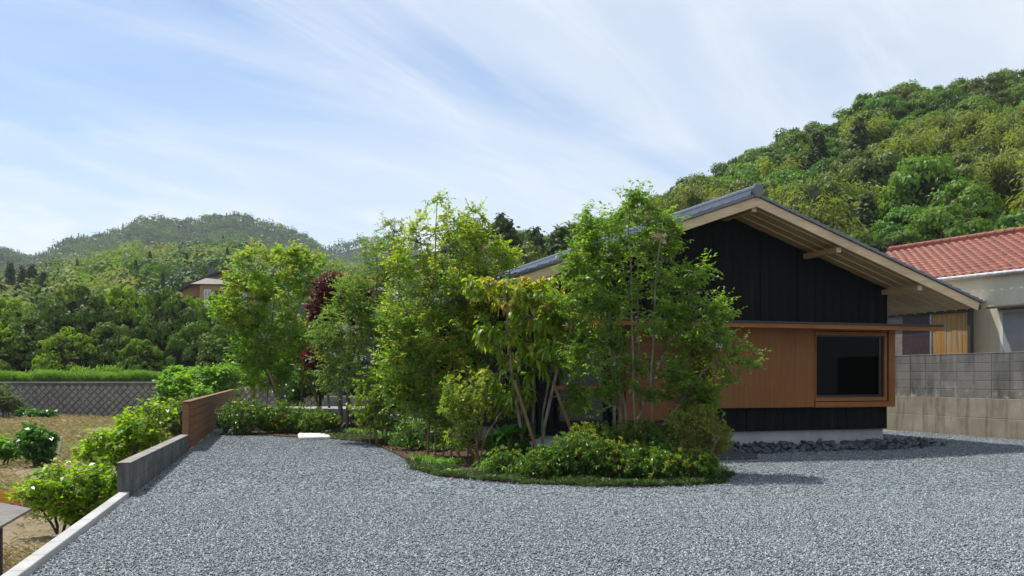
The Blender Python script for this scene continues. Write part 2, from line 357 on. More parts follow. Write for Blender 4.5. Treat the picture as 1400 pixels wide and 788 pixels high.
def norm(a): return a / np.maximum(np.linalg.norm(a, axis=-1, keepdims=True), 1e-9)
def leafquads(P, D, N, L, Wd, fold=0.3, bend=0.12, mid=0.45):
    D = norm(D); Sd = norm(np.cross(D, N)); N2 = np.cross(Sd, D)
    L = np.broadcast_to(np.asarray(L, float), (len(P),))[:, None]; Wd = np.broadcast_to(np.asarray(Wd, float), (len(P),))[:, None]
    m = P + D * L * mid
    V = np.stack([P, m + Sd * Wd / 2 + N2 * Wd * fold / 2, P + D * L - N2 * L * bend, m - Sd * Wd / 2 + N2 * Wd * fold / 2], 1).reshape(-1, 3)
    return V, np.arange(len(P) * 4).reshape(-1, 4)
def longleaf(P, D, N, L, Wd, droop=0.5, fold=0.3):
    """two-quad strap leaf that bends over"""
    D = norm(D); Sd = norm(np.cross(D, N)); N2 = np.cross(Sd, D)
    L = np.broadcast_to(np.asarray(L, float), (len(P),))[:, None]; Wd = np.broadcast_to(np.asarray(Wd, float), (len(P),))[:, None]
    g = np.array([0, 0, -1.0])
    p1 = P + D * L * 0.35; p2 = P + D * L * 0.68 + g * L * droop * 0.3; p3 = P + D * L * 0.9 + g * L * droop * 0.75
    a = Sd * Wd / 2; up = N2 * Wd * fold / 2
    V = np.stack([P, p1 + a + up, p1 - a + up, p2 + a * 0.85 + up, p2 - a * 0.85 + up, p3], 1).reshape(-1, 3)
    i = np.arange(len(P)) * 6
    Q = np.stack([i + 1, i + 3, i + 4, i + 2], 1)
    T = np.concatenate([np.stack([i, i + 1, i + 2], 1), np.stack([i + 3, i + 5, i + 4], 1)])
    return V, Q, T

def skeleton(stems, pts, rg, seg=0.22, up=0.6, wob=0.06):
    pos = []; par = []
    for st in stems:
        for i, p in enumerate(st):
            par.append(len(pos) - 1 if i else -1); pos.append(np.asarray(p, float))
    pos = np.array(pos); par = list(par); nst = len(pos)
    d0 = np.min(np.linalg.norm(pts[:, None] - pos[None], axis=2), axis=1)
    tips = []
    for k in np.argsort(d0):
        p = pts[k]; dv = p - pos; dist = np.linalg.norm(dv, axis=1)
        c = dist + up * np.maximum(0, -dv[:, 2]) + 0.25 * np.maximum(0, 0.35 * dist - dv[:, 2])
        c[par.index(-1)] += 0.3
        j = int(np.argmin(c)); a = pos[j]; L = dist[j]; n = max(2, int(L / seg) + 1)
        t = np.arange(1, n + 1)[:, None] / n
        midp = (a + p) / 2 + np.array([0, 0, 0.10 * L]) + rg.normal(0, wob * L, 3)
        cur = (1 - t) ** 2 * a + 2 * t * (1 - t) * midp + t ** 2 * p
        base = len(pos); pos = np.vstack([pos, cur])
        par += [j] + list(range(base, base + n - 1)); tips.append(base + n - 1)
    par = np.array(par); cnt = np.zeros(len(pos)); cnt[tips] = 1
    for i in range(len(pos) - 1, -1, -1):
        if par[i] >= 0: cnt[par[i]] += cnt[i]
    return pos, par, np.array(tips), np.maximum(cnt, 1)

def tubes(A, B, ra, rb, sides=5):
    d = norm(B - A); ref = np.where(np.abs(d[:, 2:3]) < 0.9, np.array([[0, 0, 1.0]]), np.array([[1.0, 0, 0]]))
    u = norm(np.cross(d, ref)); v = np.cross(d, u)
    an = np.arange(sides) * 2 * np.pi / sides
    ring = u[:, None] * np.cos(an)[None, :, None] + v[:, None] * np.sin(an)[None, :, None]
    V = np.concatenate([A[:, None] + ring * ra[:, None, None], B[:, None] + ring * rb[:, None, None]], 1).reshape(-1, 3)
    k = np.arange(sides); q = np.stack([k, (k + 1) % sides, sides + (k + 1) % sides, sides + k], 1)
    Q = (np.arange(len(A)) * 2 * sides)[:, None, None] + q[None]
    return V, Q.reshape(-1, 4)

def clump_points(clumps, d, depth_r, n, rg):
    """clumps: (px, py, rx, ry) in photograph pixels about depth d; points fill the ellipsoids"""
    wts = np.array([c[2] * c[3] for c in clumps], float) ** 0.85; wts /= wts.sum()
    ids = rg.choice(len(clumps), n, p=wts); P = []
    for i in ids:
        px, py, rx, ry = clumps[i][:4]; dz = clumps[i][4] if len(clumps[i]) > 4 else 0.0
        c = W(px, py, d + dz); s = d / F
        v = rg.normal(0, 1, 3); v = v / np.linalg.norm(v) * rg.uniform(0.25, 1) ** 0.5
        r = (rx + ry) / 2 * s
        P.append(c + v * np.array([rx * s, min(depth_r, r * 1.2), ry * s]))
    return np.array(P)

def plant(name, label, cat, base, stems, pts, leafmats, bark, seed=0, twigs=4, twl=0.22, nleaf=7, L=0.055, Wd=0.028, droop=0.25, mode='alt',
          r0=0.004, rexp=0.45, up=0.6, spread=0.9, topmat=None, group=None, flat=1.0, stemcol=None, seg=0.22, part_trunk='trunk', part_crown='foliage', rmin=0.0):
    rg = np.random.default_rng(seed)
    base = np.asarray(base, float)
    pos, par, tips, cnt = skeleton(stems, pts, rg, up=up, seg=seg)
    rad = np.maximum(r0 * cnt ** rexp, rmin)
    e = np.where(par >= 0)[0]
    A, B = pos[par[e]], pos[e]; ra = np.minimum(rad[par[e]], rad[e] * 1.5); Vt, Qt = tubes(A, B, ra, rad[e], 6)
    tip = pos[tips]; pr = pos[par[tips]]; tdir = norm(tip - pr)
    # twiglets
    m = twigs
    st = np.repeat(tip, m, 0) - np.repeat(tdir, m, 0) * rg.uniform(0, 0.30, (len(tips) * m, 1)) * twl * 2
    td = np.repeat(tdir, m, 0) * 0.7 + rg.normal(0, spread, (len(tips) * m, 3)) * np.array([1, 1, 0.7]); td[:, 2] += 0.15
    td[::m] = tdir + rg.normal(0, 0.15, tdir.shape); td = norm(td)
    tl = twl * rg.uniform(0.6, 1.25, len(td)); en = st + td * tl[:, None]
    Vw, Qw = tubes(st, en, np.full(len(st), r0 * 0.8), np.full(len(st), r0 * 0.4), 3)
    hz = pts[:, 2]; zlo, zhi = np.percentile(hz, 5), np.percentile(hz, 98)
    nb = len(st)
    if mode == 'alt':
        t = (np.arange(nleaf) + rg.uniform(0, 0.8, (nb, nleaf))) / nleaf
        P = st[:, None] + td[:, None] * (t * tl[:, None])[..., None]
        sgn = np.where(np.arange(nleaf) % 2 == 0, 1.0, -1.0)
        hs = norm(np.cross(td, np.array([0, 0, 1.0])) + 1e-4)
        D = td[:, None] * 0.55 + hs[:, None] * sgn[None, :, None] * 0.8 + rg.normal(0, 0.38, (nb, nleaf, 3)); D[..., 2] -= droop
    else:
        P = en[:, None] - td[:, None] * rg.uniform(0, 0.25, (nb, nleaf, 1)) * tl[:, None, None]
        an = rg.uniform(0, 2 * np.pi, (nb, nleaf)); u = norm(np.cross(td, np.array([0.1, 0, 1.0]))); v = np.cross(td, u)
        D = u[:, None] * np.cos(an)[..., None] + v[:, None] * np.sin(an)[..., None] + td[:, None] * rg.uniform(0.1, 1.0, (nb, nleaf, 1)); D[..., 2] -= droop
    P = P.reshape(-1, 3); D = D.reshape(-1, 3)
    N = np.array([0, 0, 1.0]) * flat + rg.normal(0, 0.5, (len(P), 3))
    Ls = L * rg.uniform(0.65, 1.2, len(P))
    if mode == 'strap':
        V, Q, T = longleaf(P, D, N, Ls, Wd * Ls / L, droop=0.55)
        nq, ntr = len(Q), len(T)
    else:
        V, Q = leafquads(P, D, N, Ls, Wd * Ls / L); T = None
    # young leaves near the top and tips take the second material
    fam = np.zeros(nb, int)
    if len(leafmats) > 1:
        h = np.clip((en[:, 2] - zlo) / max(zhi - zlo, 0.1), 0, 1)
        pn = rg.uniform(0, 1, len(tips)); pn = np.repeat(pn, m)
        thr = topmat if topmat is not None else 0.5
        fam = (pn < thr * (0.15 + 0.85 * h)).astype(int)
        if len(leafmats) > 2: fam = np.where((fam == 1) & (rg.uniform(0, 1, nb) < 0.13), 2, fam)
    lf = np.repeat(fam, nleaf)
    root = empty(name, base, label=label, category=cat)
    if group: root['group'] = group
    mi = lf if T is None else np.concatenate([lf, lf, lf])
    me = np_mesh(part_crown, V - base, Q, T, leafmats, mi)
    link(part_crown, me, root)
    Vb = np.concatenate([Vt, Vw]); Qb = np.concatenate([Qt, Qw + len(Vt)])
    link(part_trunk, np_mesh(part_trunk, Vb - base, Qb, None, [bark], None, True), root)
    return root

def stem_to(b, target, rg, n=9, bow=0.12, lean=0.0):
    b = np.asarray(b, float); target = np.asarray(target, float); d = target - b
    c = b + np.array([d[0] * 0.25, d[1] * 0.25, d[2] * 0.55]) + rg.normal(0, bow, 3) * np.array([1, 1, 0.2])
    t = np.linspace(0, 1, n)[:, None]
    p = (1 - t) ** 2 * b + 2 * t * (1 - t) * c + t ** 2 * target
    p[1:-1] += rg.normal(0, 0.012, (n - 2, 3)); return list(p)

# ================================================================== THE SETTING
def kerb_x(y): return -4.47 - 0.245 * (y - 10.94)          # inner face of the kerb line on the left

def flat_poly(name, pts, z, mat, kind='structure', thick=None):
    bm = bmesh.new(); vs_ = [bm.verts.new((p[0], p[1], z)) for p in pts]; f = bm.faces.new(vs_)
    if thick:
        r = bmesh.ops.extrude_face_region(bm, geom=[f]); bmesh.ops.translate(bm, verts=[v for v in r['geom'] if isinstance(v, bmesh.types.BMVert)], vec=(0, 0, -thick))
    bmesh.ops.triangulate(bm, faces=bm.faces[:]); bmesh.ops.recalc_face_normals(bm, faces=bm.faces[:])
    me = bpy.data.meshes.new(name); bm.to_mesh(me); bm.free(); me.materials.append(mat)
    return link(name, me, None, kind=kind)

# lower field: one sheet to the horizon, with low mounds near the camera
def grid_sheet(name, xs, ys, zf, mat, kind='structure', smooth=True):
    X, Y = np.meshgrid(xs, ys, indexing='ij'); Z = zf(X, Y)
    V = np.stack([X, Y, Z], -1).reshape(-1, 3); nx, ny = len(xs), len(ys)
    i = np.arange(nx - 1)[:, None] * ny + np.arange(ny - 1)[None]; i = i.reshape(-1)
    Q = np.stack([i, i + ny, i + ny + 1, i + 1], 1)
    return link(name, np_mesh(name, V, Q, None, [mat], None, smooth), None, kind=kind)
xs = np.concatenate([[-1450, -800, -400, -150, -80], np.linspace(-50, 0, 110), [40, 120, 400, 800, 1450]])
ys = np.concatenate([[-45, -25], np.linspace(-10, 58, 140), [70, 100, 200, 500, 1000, 1550]])
def field_z(X, Y):
    n = 0.05 * np.sin(X * 0.9 + 1.3 * np.sin(Y * 0.35)) + 0.05 * np.sin(Y * 0.8 + X * 0.3) + 0.025 * np.sin(X * 2.7 + Y * 1.9)
    return -1.1 + np.where((X > -50) & (X < 0) & (Y > -10) & (Y < 58), n, 0)
grid_sheet('field', xs, ys, field_z, M['field'])
flat_poly('gravel', [(kerb_x(-4), -4), (14, -4), (14.2, 11.6), (9.996 + 0.316 * -12, 24.7 + 0.949 * 12), (kerb_x(36), 36)], 0.0, M['gravel'], thick=1.15)

# polar terrain so that each hill has its own foot and ridge distance
def polar(name, a0, a1, na, ds, hf, mat):
    A = np.linspace(a0, a1, na); A2, D2 = np.meshgrid(A, ds, indexing='ij')
    Z = hf(A2, D2); V = np.stack([A2 * D2, D2, Z], -1).reshape(-1, 3); ny = len(ds)
    i = (np.arange(na - 1)[:, None] * ny + np.arange(ny - 1)[None]).reshape(-1)
    Q = np.stack([i, i + ny, i + ny + 1, i + 1], 1)
    return link(name, np_mesh(name, V, Q, None, [mat], None, True), None, kind='structure')
def prof(pts):
    px = np.array([p[0] for p in pts], float); py = np.array([p[1] for p in pts], float)
    return lambda a: np.interp(700 + a * F, px, py)
sil_right = prof([(560, 352), (640, 330), (740, 325), (800, 322), (850, 304), (902, 275), (943, 264), (995, 232), (1021, 213), (1062, 206), (1118, 178), (1162, 161), (1177, 150), (1222, 130), (1266, 121), (1303, 113), (1363, 110), (1396, 99), (1500, 80), (1800, 60), (2400, 90)])
def right_hill(a, d):
    Dr = 128 + 40 * np.clip(a, 0, 1); H = EYE + (HOR - sil_right(a)) / F * Dr - 3.6
    t = np.clip((d - 40) / (Dr - 40), 0, None)
    up_ = np.where(t <= 1, t ** 1.05, 1 - 0.25 * (t - 1))
    return -0.6 + (H + 0.6) * up_ + 0.7 * np.sin(a * 40 + d * 0.11) * np.clip(t, 0, 1) * (t < 0.9)
polar('wooded_hill', -0.14, 1.3, 90, np.linspace(40, 260, 60), right_hill, M['forest_floor'])
sil_mid = prof([(-500, 395), (0, 388), (60, 372), (100, 362), (150, 346), (185, 338), (250, 336), (330, 336), (400, 346), (480, 366), (560, 392), (640, 410), (900, 430)])
def mid_hill(a, d):
    H = EYE + (HOR - sil_mid(a)) / F * 300 - 5.0
    t = np.clip((d - 78) / 222, 0, None)
    return 1.0 + np.where(t <= 1, (H - 1) * t ** 1.05, (H - 1) * (1 - 0.25 * (t - 1))) + 0.6 * np.sin(a * 60 + d * 0.07) * np.clip(t * 3, 0, 1)
polar('foothill', -0.95, 0.16, 80, np.concatenate([[62.5, 66, 72], np.linspace(78, 430, 60)]), mid_hill, M['forest_floor'])
sil_mtn = prof([(-700, 360), (-200, 352), (-20, 345), (15, 340), (40, 346), (60, 343), (100, 328), (150, 312), (185, 303), (232, 298), (262, 294), (300, 296), (340, 294), (372, 302), (402, 316), (432, 333), (452, 346), (480, 360), (600, 395), (900, 420)])
def mountain(a, d):
    H = EYE + (HOR - sil_mtn(a)) / F * 900 - 6
    t = np.clip((d - 420) / 480, 0, None)
    rdg = 9 * np.sin(a * 75 + 0.8 * np.sin(d * 0.013)) * np.clip(t, 0, 1) * np.clip(1.15 - t, 0, 1) * 2
    return 5 + np.where(t <= 1, (H - 5) * t ** 1.1, (H - 5) * (1 - 0.35 * (t - 1))) + rdg
polar('mountain', -1.1, 0.2, 110, np.linspace(420, 1200, 60), mountain, M['forest_floor'])
sil_mtn2 = prof([(-200, 420), (380, 360), (430, 345), (460, 336), (490, 328), (522, 324), (560, 330), (600, 350), (650, 366), (760, 400), (1000, 430)])
def mountain2(a, d):
    H = EYE + (HOR - sil_mtn2(a)) / F * 1150 - 8
    t = np.clip((d - 900) / 250, 0, None)
    return 5 + np.where(t <= 1, (H - 5) * t ** 1.1, (H - 5) * (1 - 0.35 * (t - 1))) + 4 * np.sin(a * 90 + d * 0.02) * np.clip(1 - t, 0, 1)
polar('mountain', -0.40, 0.25, 60, np.linspace(900, 1500, 40), mountain2, M['forest_floor'])
# grass bank above the retaining wall
xs = np.linspace(-75, -6, 70); ys = np.array([58.25, 59, 60, 61, 62, 64, 70])
grid_sheet('grass_bank', xs, ys, lambda X, Y: 1.06 + 0.10 * np.sin(X * 0.4) + (Y - 58) * 0.012, M['forest_floor'])
flat_poly('yard', [(14.4, 12), (60, 12), (60, 45), (4, 45), (6.4, 36.5)], 0.86, M['field'])

# the air: pale haze that fades the far mountains
hb = NT('haze'); pv = hb.n('ShaderNodeVolumePrincipled'); pv.inputs['Color'].default_value = (0.86, 0.92, 1.0, 1); pv.inputs['Density'].default_value = 0.00018; pv.inputs['Anisotropy'].default_value = 0.2
hb.l(pv.outputs[0], hb.out.inputs['Volume'])
hz_ = MB(); hz_.box(-1500, 1500, -50, 1600, -2.1, 260); hz_.build('haze', hb.m, None, kind='stuff', label='thin pale blue haze in the air before the mountains', category='haze')

# ------------------------------------------------------------------ distant woods (one mass each)
LM = {}
LM['wood_light'] = leaf_mat('wood_light', [(0.0918, 0.1350, 0.0243), (0.1512, 0.1944, 0.0432), (0.1188, 0.1620, 0.0324)], 0.25, 0.6, 0.2)
LM['wood_mid'] = leaf_mat('wood_mid', [(0.0475, 0.0900, 0.0187), (0.0800, 0.1275, 0.0275), (0.0587, 0.1013, 0.0238)], 0.25, 0.6, 0.2)
LM['wood_dark'] = leaf_mat('wood_dark', [(0.018, 0.040, 0.014), (0.032, 0.058, 0.02)], 0.15, 0.6, 0.2)
LM['far_light'] = leaf_mat('far_light', [(0.0562, 0.1013, 0.0198), (0.0813, 0.1283, 0.0264)], 0.2, 0.7, 0.1)
LM['far_mid'] = leaf_mat('far_mid', [(0.0325, 0.0702, 0.0176), (0.0500, 0.0918, 0.0220)], 0.2, 0.7, 0.1)
LM['far_dark'] = leaf_mat('far_dark', [(0.0150, 0.0378, 0.0132), (0.0250, 0.0513, 0.0165)], 0.15, 0.7, 0.1)
LM['wood_pale'] = leaf_mat('wood_pale', [(0.1487, 0.1575, 0.0525), (0.1925, 0.1837, 0.0788), (0.1137, 0.1313, 0.0400)], 0.25, 0.6, 0.2)
def crown_cloud(C, Rr, per, leaf, kinds, rg, conifer):
    n = len(C); nrm = rg.normal(0, 1, (n, per, 3)); nrm[..., 2] = np.abs(nrm[..., 2]) * 0.9 - 0.12; nrm = norm(nrm)
    rad = Rr[:, None, None] * rg.uniform(0.72, 1.05, (n, per, 1))
    # lumps: push radius by a few random directions of each crown
    for _ in range(3):
        q = norm(rg.normal(0, 1, (n, 1, 3))); rad = rad * (1 + 0.16 * np.sign((nrm * q).sum(-1, keepdims=True) - 0.1))
    P = C[:, None] + nrm * rad * np.array([1, 1, 0.85])
    h = rg.uniform(0, 1, (n, per, 1)) ** 1.4; an = rg.uniform(0, 2 * np.pi, (n, per, 1))
    cn = np.concatenate([np.cos(an), np.sin(an), np.full_like(an, 0.35)], -1)
    Pc = C[:, None] + np.concatenate([np.cos(an) * (1 - h) * 0.62, np.sin(an) * (1 - h) * 0.62, h * 2.4 - 0.6], -1) * Rr[:, None, None]
    cm = conifer[:, None, None]; P = np.where(cm, Pc, P); nn = np.where(cm, norm(cn), nrm)
    P = P.reshape(-1, 3); nn = norm(nn.reshape(-1, 3) + rg.normal(0, 0.13, (n * per, 3)))
    D = norm(np.cross(nn, rg.normal(0, 1, (n * per, 3))))
    L = np.repeat(Rr, per) * leaf * rg.uniform(0.6, 1.3, n * per)
    V, Q = leafquads(P - D * L[:, None] * 0.5, D, nn, L, L * 0.8, 0.2, 0.15)
    return V, Q, np.repeat(kinds, per)
def wood(name, hf, a0, a1, d0, d1, step, r0, r1, per, leaf, pk, pc, seed, label, keep=None, mats=('wood_light', 'wood_mid', 'wood_dark', 'wood_pale')):
    rg = np.random.default_rng(seed); C = []; RR = []; K = []; CO = []
    d = d0
    while d < d1:
        a = a0
        while a < a1:
            aa = a + rg.uniform(-0.45, 0.45) * step / d; dd = d + rg.uniform(-0.45, 0.45) * step
            if keep is None or keep(aa, dd):
                z = float(hf(np.array(aa), np.array(dd))); r = rg.uniform(r0, r1)
                patch = math.sin(aa * 31 + 2.0 * math.sin(dd * 0.02)) + math.sin(dd * 0.045 + aa * 17)
                con = rg.uniform() < pc * (1.9 if patch > 0.5 else 0.3)
                k = 2 if con else int(rg.choice(4, p=pk[0] if patch > 0 else pk[1]))
                C.append((aa * dd, dd, z + r * (0.8 if not con else 0.4))); RR.append(r * (0.75 if con else 1)); K.append(k); CO.append(con)
            a += step / d
        d += step
    V, Q, mi = crown_cloud(np.array(C), np.array(RR), per, leaf, np.array(K), rg, np.array(CO))
    return link(name, np_mesh(name, V, Q, None, [LM[q] for q in mats], mi), None, kind='stuff', label=label, category='forest')
PK = ([0.28, 0.46, 0.20, 0.06], [0.50, 0.30, 0.06, 0.14])
wood('forest', mid_hill, -0.62, 0.02, 125, 325, 6.0, 2.6, 4.6, 190, 0.20, PK, 0.06, 11, 'light green broadleaf forest covering the foothill below the mountain')
wood('forest', mountain, -0.66, -0.12, 610, 925, 7.4, 3.4, 5.6, 62, 0.32, PK, 0.30, 12, 'hazy green forest covering the highest mountain', mats=('far_light', 'far_mid', 'far_dark', 'far_light'))
wood('forest', mountain2, -0.26, -0.02, 1000, 1175, 11, 6.0, 9.0, 60, 0.32, PK, 0.35, 13, 'bluish green forest covering the lower far mountain to the right', mats=('far_mid', 'far_mid', 'far_dark', 'far_light'))

# ------------------------------------------------------------------ single trees beyond the garden
LM['bright'] = leaf_mat('hill_leaf_bright', [(0.0468, 0.1038, 0.0106), (0.0793, 0.1438, 0.0141), (0.0611, 0.1263, 0.0123)], 0.3, 0.5, 0.3, 0.9)
LM['olive'] = leaf_mat('hill_leaf_olive', [(0.0509, 0.0830, 0.0145), (0.0886, 0.1224, 0.0238), (0.0679, 0.1027, 0.0196)], 0.3, 0.5, 0.3, 0.9)
LM['conifer'] = leaf_mat('hill_leaf_conifer', [(0.022, 0.045, 0.016), (0.045, 0.075, 0.022), (0.06, 0.07, 0.025)], 0.15, 0.6, 0.25, 0.8)
LM['bamboo'] = leaf_mat('hill_leaf_bamboo', [(0.0840, 0.1067, 0.0248), (0.1381, 0.1540, 0.0405), (0.1074, 0.1265, 0.0327)], 0.35, 0.5, 0.3, 0.7)
LM['deep'] = leaf_mat('near_leaf_deep', [(0.0351, 0.0725, 0.0088), (0.0743, 0.1250, 0.0132), (0.0540, 0.1000, 0.0110)], 0.22, 0.55, 0.2, 0.5)
LM['fresh'] = leaf_mat('near_leaf_fresh', [(0.0813, 0.1380, 0.0100), (0.1250, 0.1920, 0.0160), (0.1000, 0.1620, 0.0130)], 0.35, 0.6, 0.15, 0.4)
def crown_mesh(kind, seed, nl, leaf):
    rg = np.random.default_rng(seed)
    if kind == 'round':                                     # unit crown: about 1 radius, base at z=0
        npf = 34; d = rg.normal(0, 1, (npf, 3)); d[:, 2] = np.abs(d[:, 2]) - 0.25; d = norm(d)
        rr = rg.uniform(0.45, 0.86, (npf, 1)); pc = d * rr * np.array([1, 1, 0.9]); pr = rg.uniform(0.22, 0.42, npf)
        per = nl // npf; n = rg.normal(0, 1, (npf, per, 3)); n[..., 2] = np.abs(n[..., 2]) * 0.85 - 0.2; n = norm(n)
        P = pc[:, None] + n * pr[:, None, None] * rg.uniform(0.55, 1.12, (npf, per, 1)) * np.array([1, 1, 0.75]); nn = norm(n + 0.25 * d[:, None] + rg.normal(0, 0.28, n.shape))
        P = P.reshape(-1, 3) + np.array([0, 0, 0.95]); nn = nn.reshape(-1, 3); D = norm(np.cross(nn, rg.normal(0, 1, nn.shape)))
        L = leaf * rg.uniform(0.6, 1.3, len(P)); return leafquads(P - D * L[:, None] / 2, D, nn, L, L * 0.6, 0.3, 0.2)
    if kind == 'mound':                                     # dome that reaches the ground
        npf = 130; d = rg.normal(0, 1, (npf, 3)); d[:, 2] = np.abs(d[:, 2]) * 0.9 + 0.02; d = norm(d)
        rr = rg.uniform(0.66, 0.98, (npf, 1)); pc = d * rr * np.array([1, 1, 1.7]); pr = rg.uniform(0.10, 0.24, npf)
        per = nl // npf; n = rg.normal(0, 1, (npf, per, 3)); n[..., 2] = np.abs(n[..., 2]) * 0.9 - 0.2; n = norm(n)
        P = pc[:, None] + n * pr[:, None, None] * rg.uniform(0.75, 1.12, (npf, per, 1)); nn = norm(n + 0.25 * d[:, None] + rg.normal(0, 0.22, n.shape))
        P = P.reshape(-1, 3); nn = nn.reshape(-1, 3); D = norm(np.cross(nn, rg.normal(0, 1, nn.shape)))
        L = leaf * rg.uniform(0.6, 1.4, len(P)); return leafquads(P - D * L[:, None] / 2, D, nn, L, L * 0.55, 0.3, 0.2)
    if kind == 'conifer':                                   # tall, ragged, 1 radius at the foot, 4 high
        nb_ = 90; hb = np.sort(rg.uniform(0.02, 1, nb_)); an = rg.uniform(0, 2 * np.pi, nb_); ln = (1 - hb) ** 0.8 * rg.uniform(0.6, 1.1, nb_) * 0.95 + 0.08
        per = nl // nb_; t = rg.uniform(0.15, 1, (nb_, per)); P = np.stack([np.cos(an)[:, None] * ln[:, None] * t, np.sin(an)[:, None] * ln[:, None] * t, hb[:, None] * 3.4 + 0.25 - 0.30 * t * ln[:, None]], -1)
        P += rg.normal(0, 0.09, P.shape); nn = np.stack([np.cos(an), np.sin(an), np.full(nb_, 0.8)], -1)[:, None] + rg.normal(0, 0.5, P.shape)
        P = P.reshape(-1, 3); nn = norm(nn.reshape(-1, 3)); D = norm(np.cross(nn, rg.normal(0, 1, nn.shape))); L = leaf * rg.uniform(0.6, 1.3, len(P))
        return leafquads(P - D * L[:, None] / 2, D, nn, L, L * 0.55, 0.3, 0.2)
    if kind == 'bamboo':                                    # a clump of arching feathery culms
        nb_ = 22; an = rg.uniform(0, 2 * np.pi, nb_); per = nl // nb_; out_ = rg.uniform(0.3, 1.0, nb_); t = rg.uniform(0.25, 1, (nb_, per)) ** 0.8; ht = rg.uniform(1.7, 2.6, nb_)
        r_ = out_[:, None] * t ** 2.2; P = np.stack([np.cos(an)[:, None] * r_, np.sin(an)[:, None] * r_, ht[:, None] * t - 0.35 * (t ** 5)], -1)
        P += rg.normal(0, 1, P.shape) * 0.14; P = P.reshape(-1, 3)
        D = np.stack([np.cos(an)[:, None] + 0 * t, np.sin(an)[:, None] + 0 * t, -0.5 + 0 * t], -1).reshape(-1, 3) + rg.normal(0, 0.5, P.shape); nn = norm(np.array([0, 0, 1.0]) + rg.normal(0, 0.5, P.shape))
        L = leaf * rg.uniform(0.7, 1.4, len(P)); return leafquads(P, D, nn, L, L * 0.3, 0.2, 0.25)
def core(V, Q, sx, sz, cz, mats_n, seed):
    # dark lumpy closed body added inside the leaf shell, giving deep shade between the puffs
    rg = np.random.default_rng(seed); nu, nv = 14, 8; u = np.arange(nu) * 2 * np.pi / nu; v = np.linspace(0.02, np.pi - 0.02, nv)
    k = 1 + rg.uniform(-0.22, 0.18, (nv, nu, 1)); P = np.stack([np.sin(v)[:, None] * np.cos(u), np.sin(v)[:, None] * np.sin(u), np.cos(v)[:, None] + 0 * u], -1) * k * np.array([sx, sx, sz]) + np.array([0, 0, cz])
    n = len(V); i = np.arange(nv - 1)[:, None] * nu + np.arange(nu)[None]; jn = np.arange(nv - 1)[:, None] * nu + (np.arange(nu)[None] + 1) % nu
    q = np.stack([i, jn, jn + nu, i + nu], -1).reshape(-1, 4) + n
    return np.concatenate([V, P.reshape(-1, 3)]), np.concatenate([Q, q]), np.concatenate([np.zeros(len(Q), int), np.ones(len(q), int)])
M['twigs'] = plain('crown_shade_core', (0.016, 0.020, 0.009), 0.95, 0.05, 0, 6, 0.4)  # near-black colour stands in for the shade in the crown gaps
def trunk_mesh(h, r, seed):
    rg = np.random.default_rng(seed); m = MB(); pts = [(0, 0, -0.1)] + [(rg.normal(0, 0.03), rg.normal(0, 0.03), h * k / 4) for k in range(1, 5)]
    m.tube(pts, [r, r * 0.9, r * 0.8, r * 0.6, r * 0.3], 6)
    for k in range(5):
        a = rg.uniform(0, 6.28); z = h * rg.uniform(0.5, 0.95); m.tube([(0, 0, z), (0.3 * math.cos(a), 0.3 * math.sin(a), z + 0.2), (0.55 * math.cos(a), 0.55 * math.sin(a), z + 0.42)], [r * 0.45, r * 0.3, r * 0.1], 5)
    me = bpy.data.meshes.new('trunk'); me.from_pydata(m.V, [], m.F); me.materials.append(M['bark_dark']); me.update(); return me
PROTO = {}
def make_protos(key, kind, lm, n, nl, leaf, th, tr):
    PROTO[key] = []
    for i in range(n):
        V, Q = crown_mesh(kind, hash(key) % 1 + 31 * (i + 1) + len(key), nl, leaf)
        mi = None
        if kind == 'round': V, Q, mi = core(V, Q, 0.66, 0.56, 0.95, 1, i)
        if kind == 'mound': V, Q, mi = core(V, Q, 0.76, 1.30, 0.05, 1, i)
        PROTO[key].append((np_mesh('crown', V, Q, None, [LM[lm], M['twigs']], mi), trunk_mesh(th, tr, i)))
make_protos('bright', 'round', 'bright', 3, 6000, 0.105, 0.9, 0.06)
make_protos('olive', 'round', 'olive', 3, 6000, 0.10, 0.9, 0.06)
make_protos('conifer', 'conifer', 'conifer', 3, 4500, 0.17, 3.3, 0.06)
make_protos('bamboo', 'bamboo', 'bamboo', 2, 5200, 0.16, 1.9, 0.03)
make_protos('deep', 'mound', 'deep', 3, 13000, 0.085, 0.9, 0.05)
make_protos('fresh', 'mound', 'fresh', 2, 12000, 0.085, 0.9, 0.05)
def place_tree(key, name, label, x, y, z, r, group=None, rz=None, sz=1.0, cat='tree', i=None):
    ps = PROTO[key]; cr, tk = ps[random.randrange(len(ps)) if i is None else i]
    o = empty(name, (x, y, z), random.uniform(0, 6.28) if rz is None else rz, label=label, category=cat); o.scale = (r, r, r * sz)
    if group: o['group'] = group
    link('crown', cr, o); link('trunk', tk, o); return o

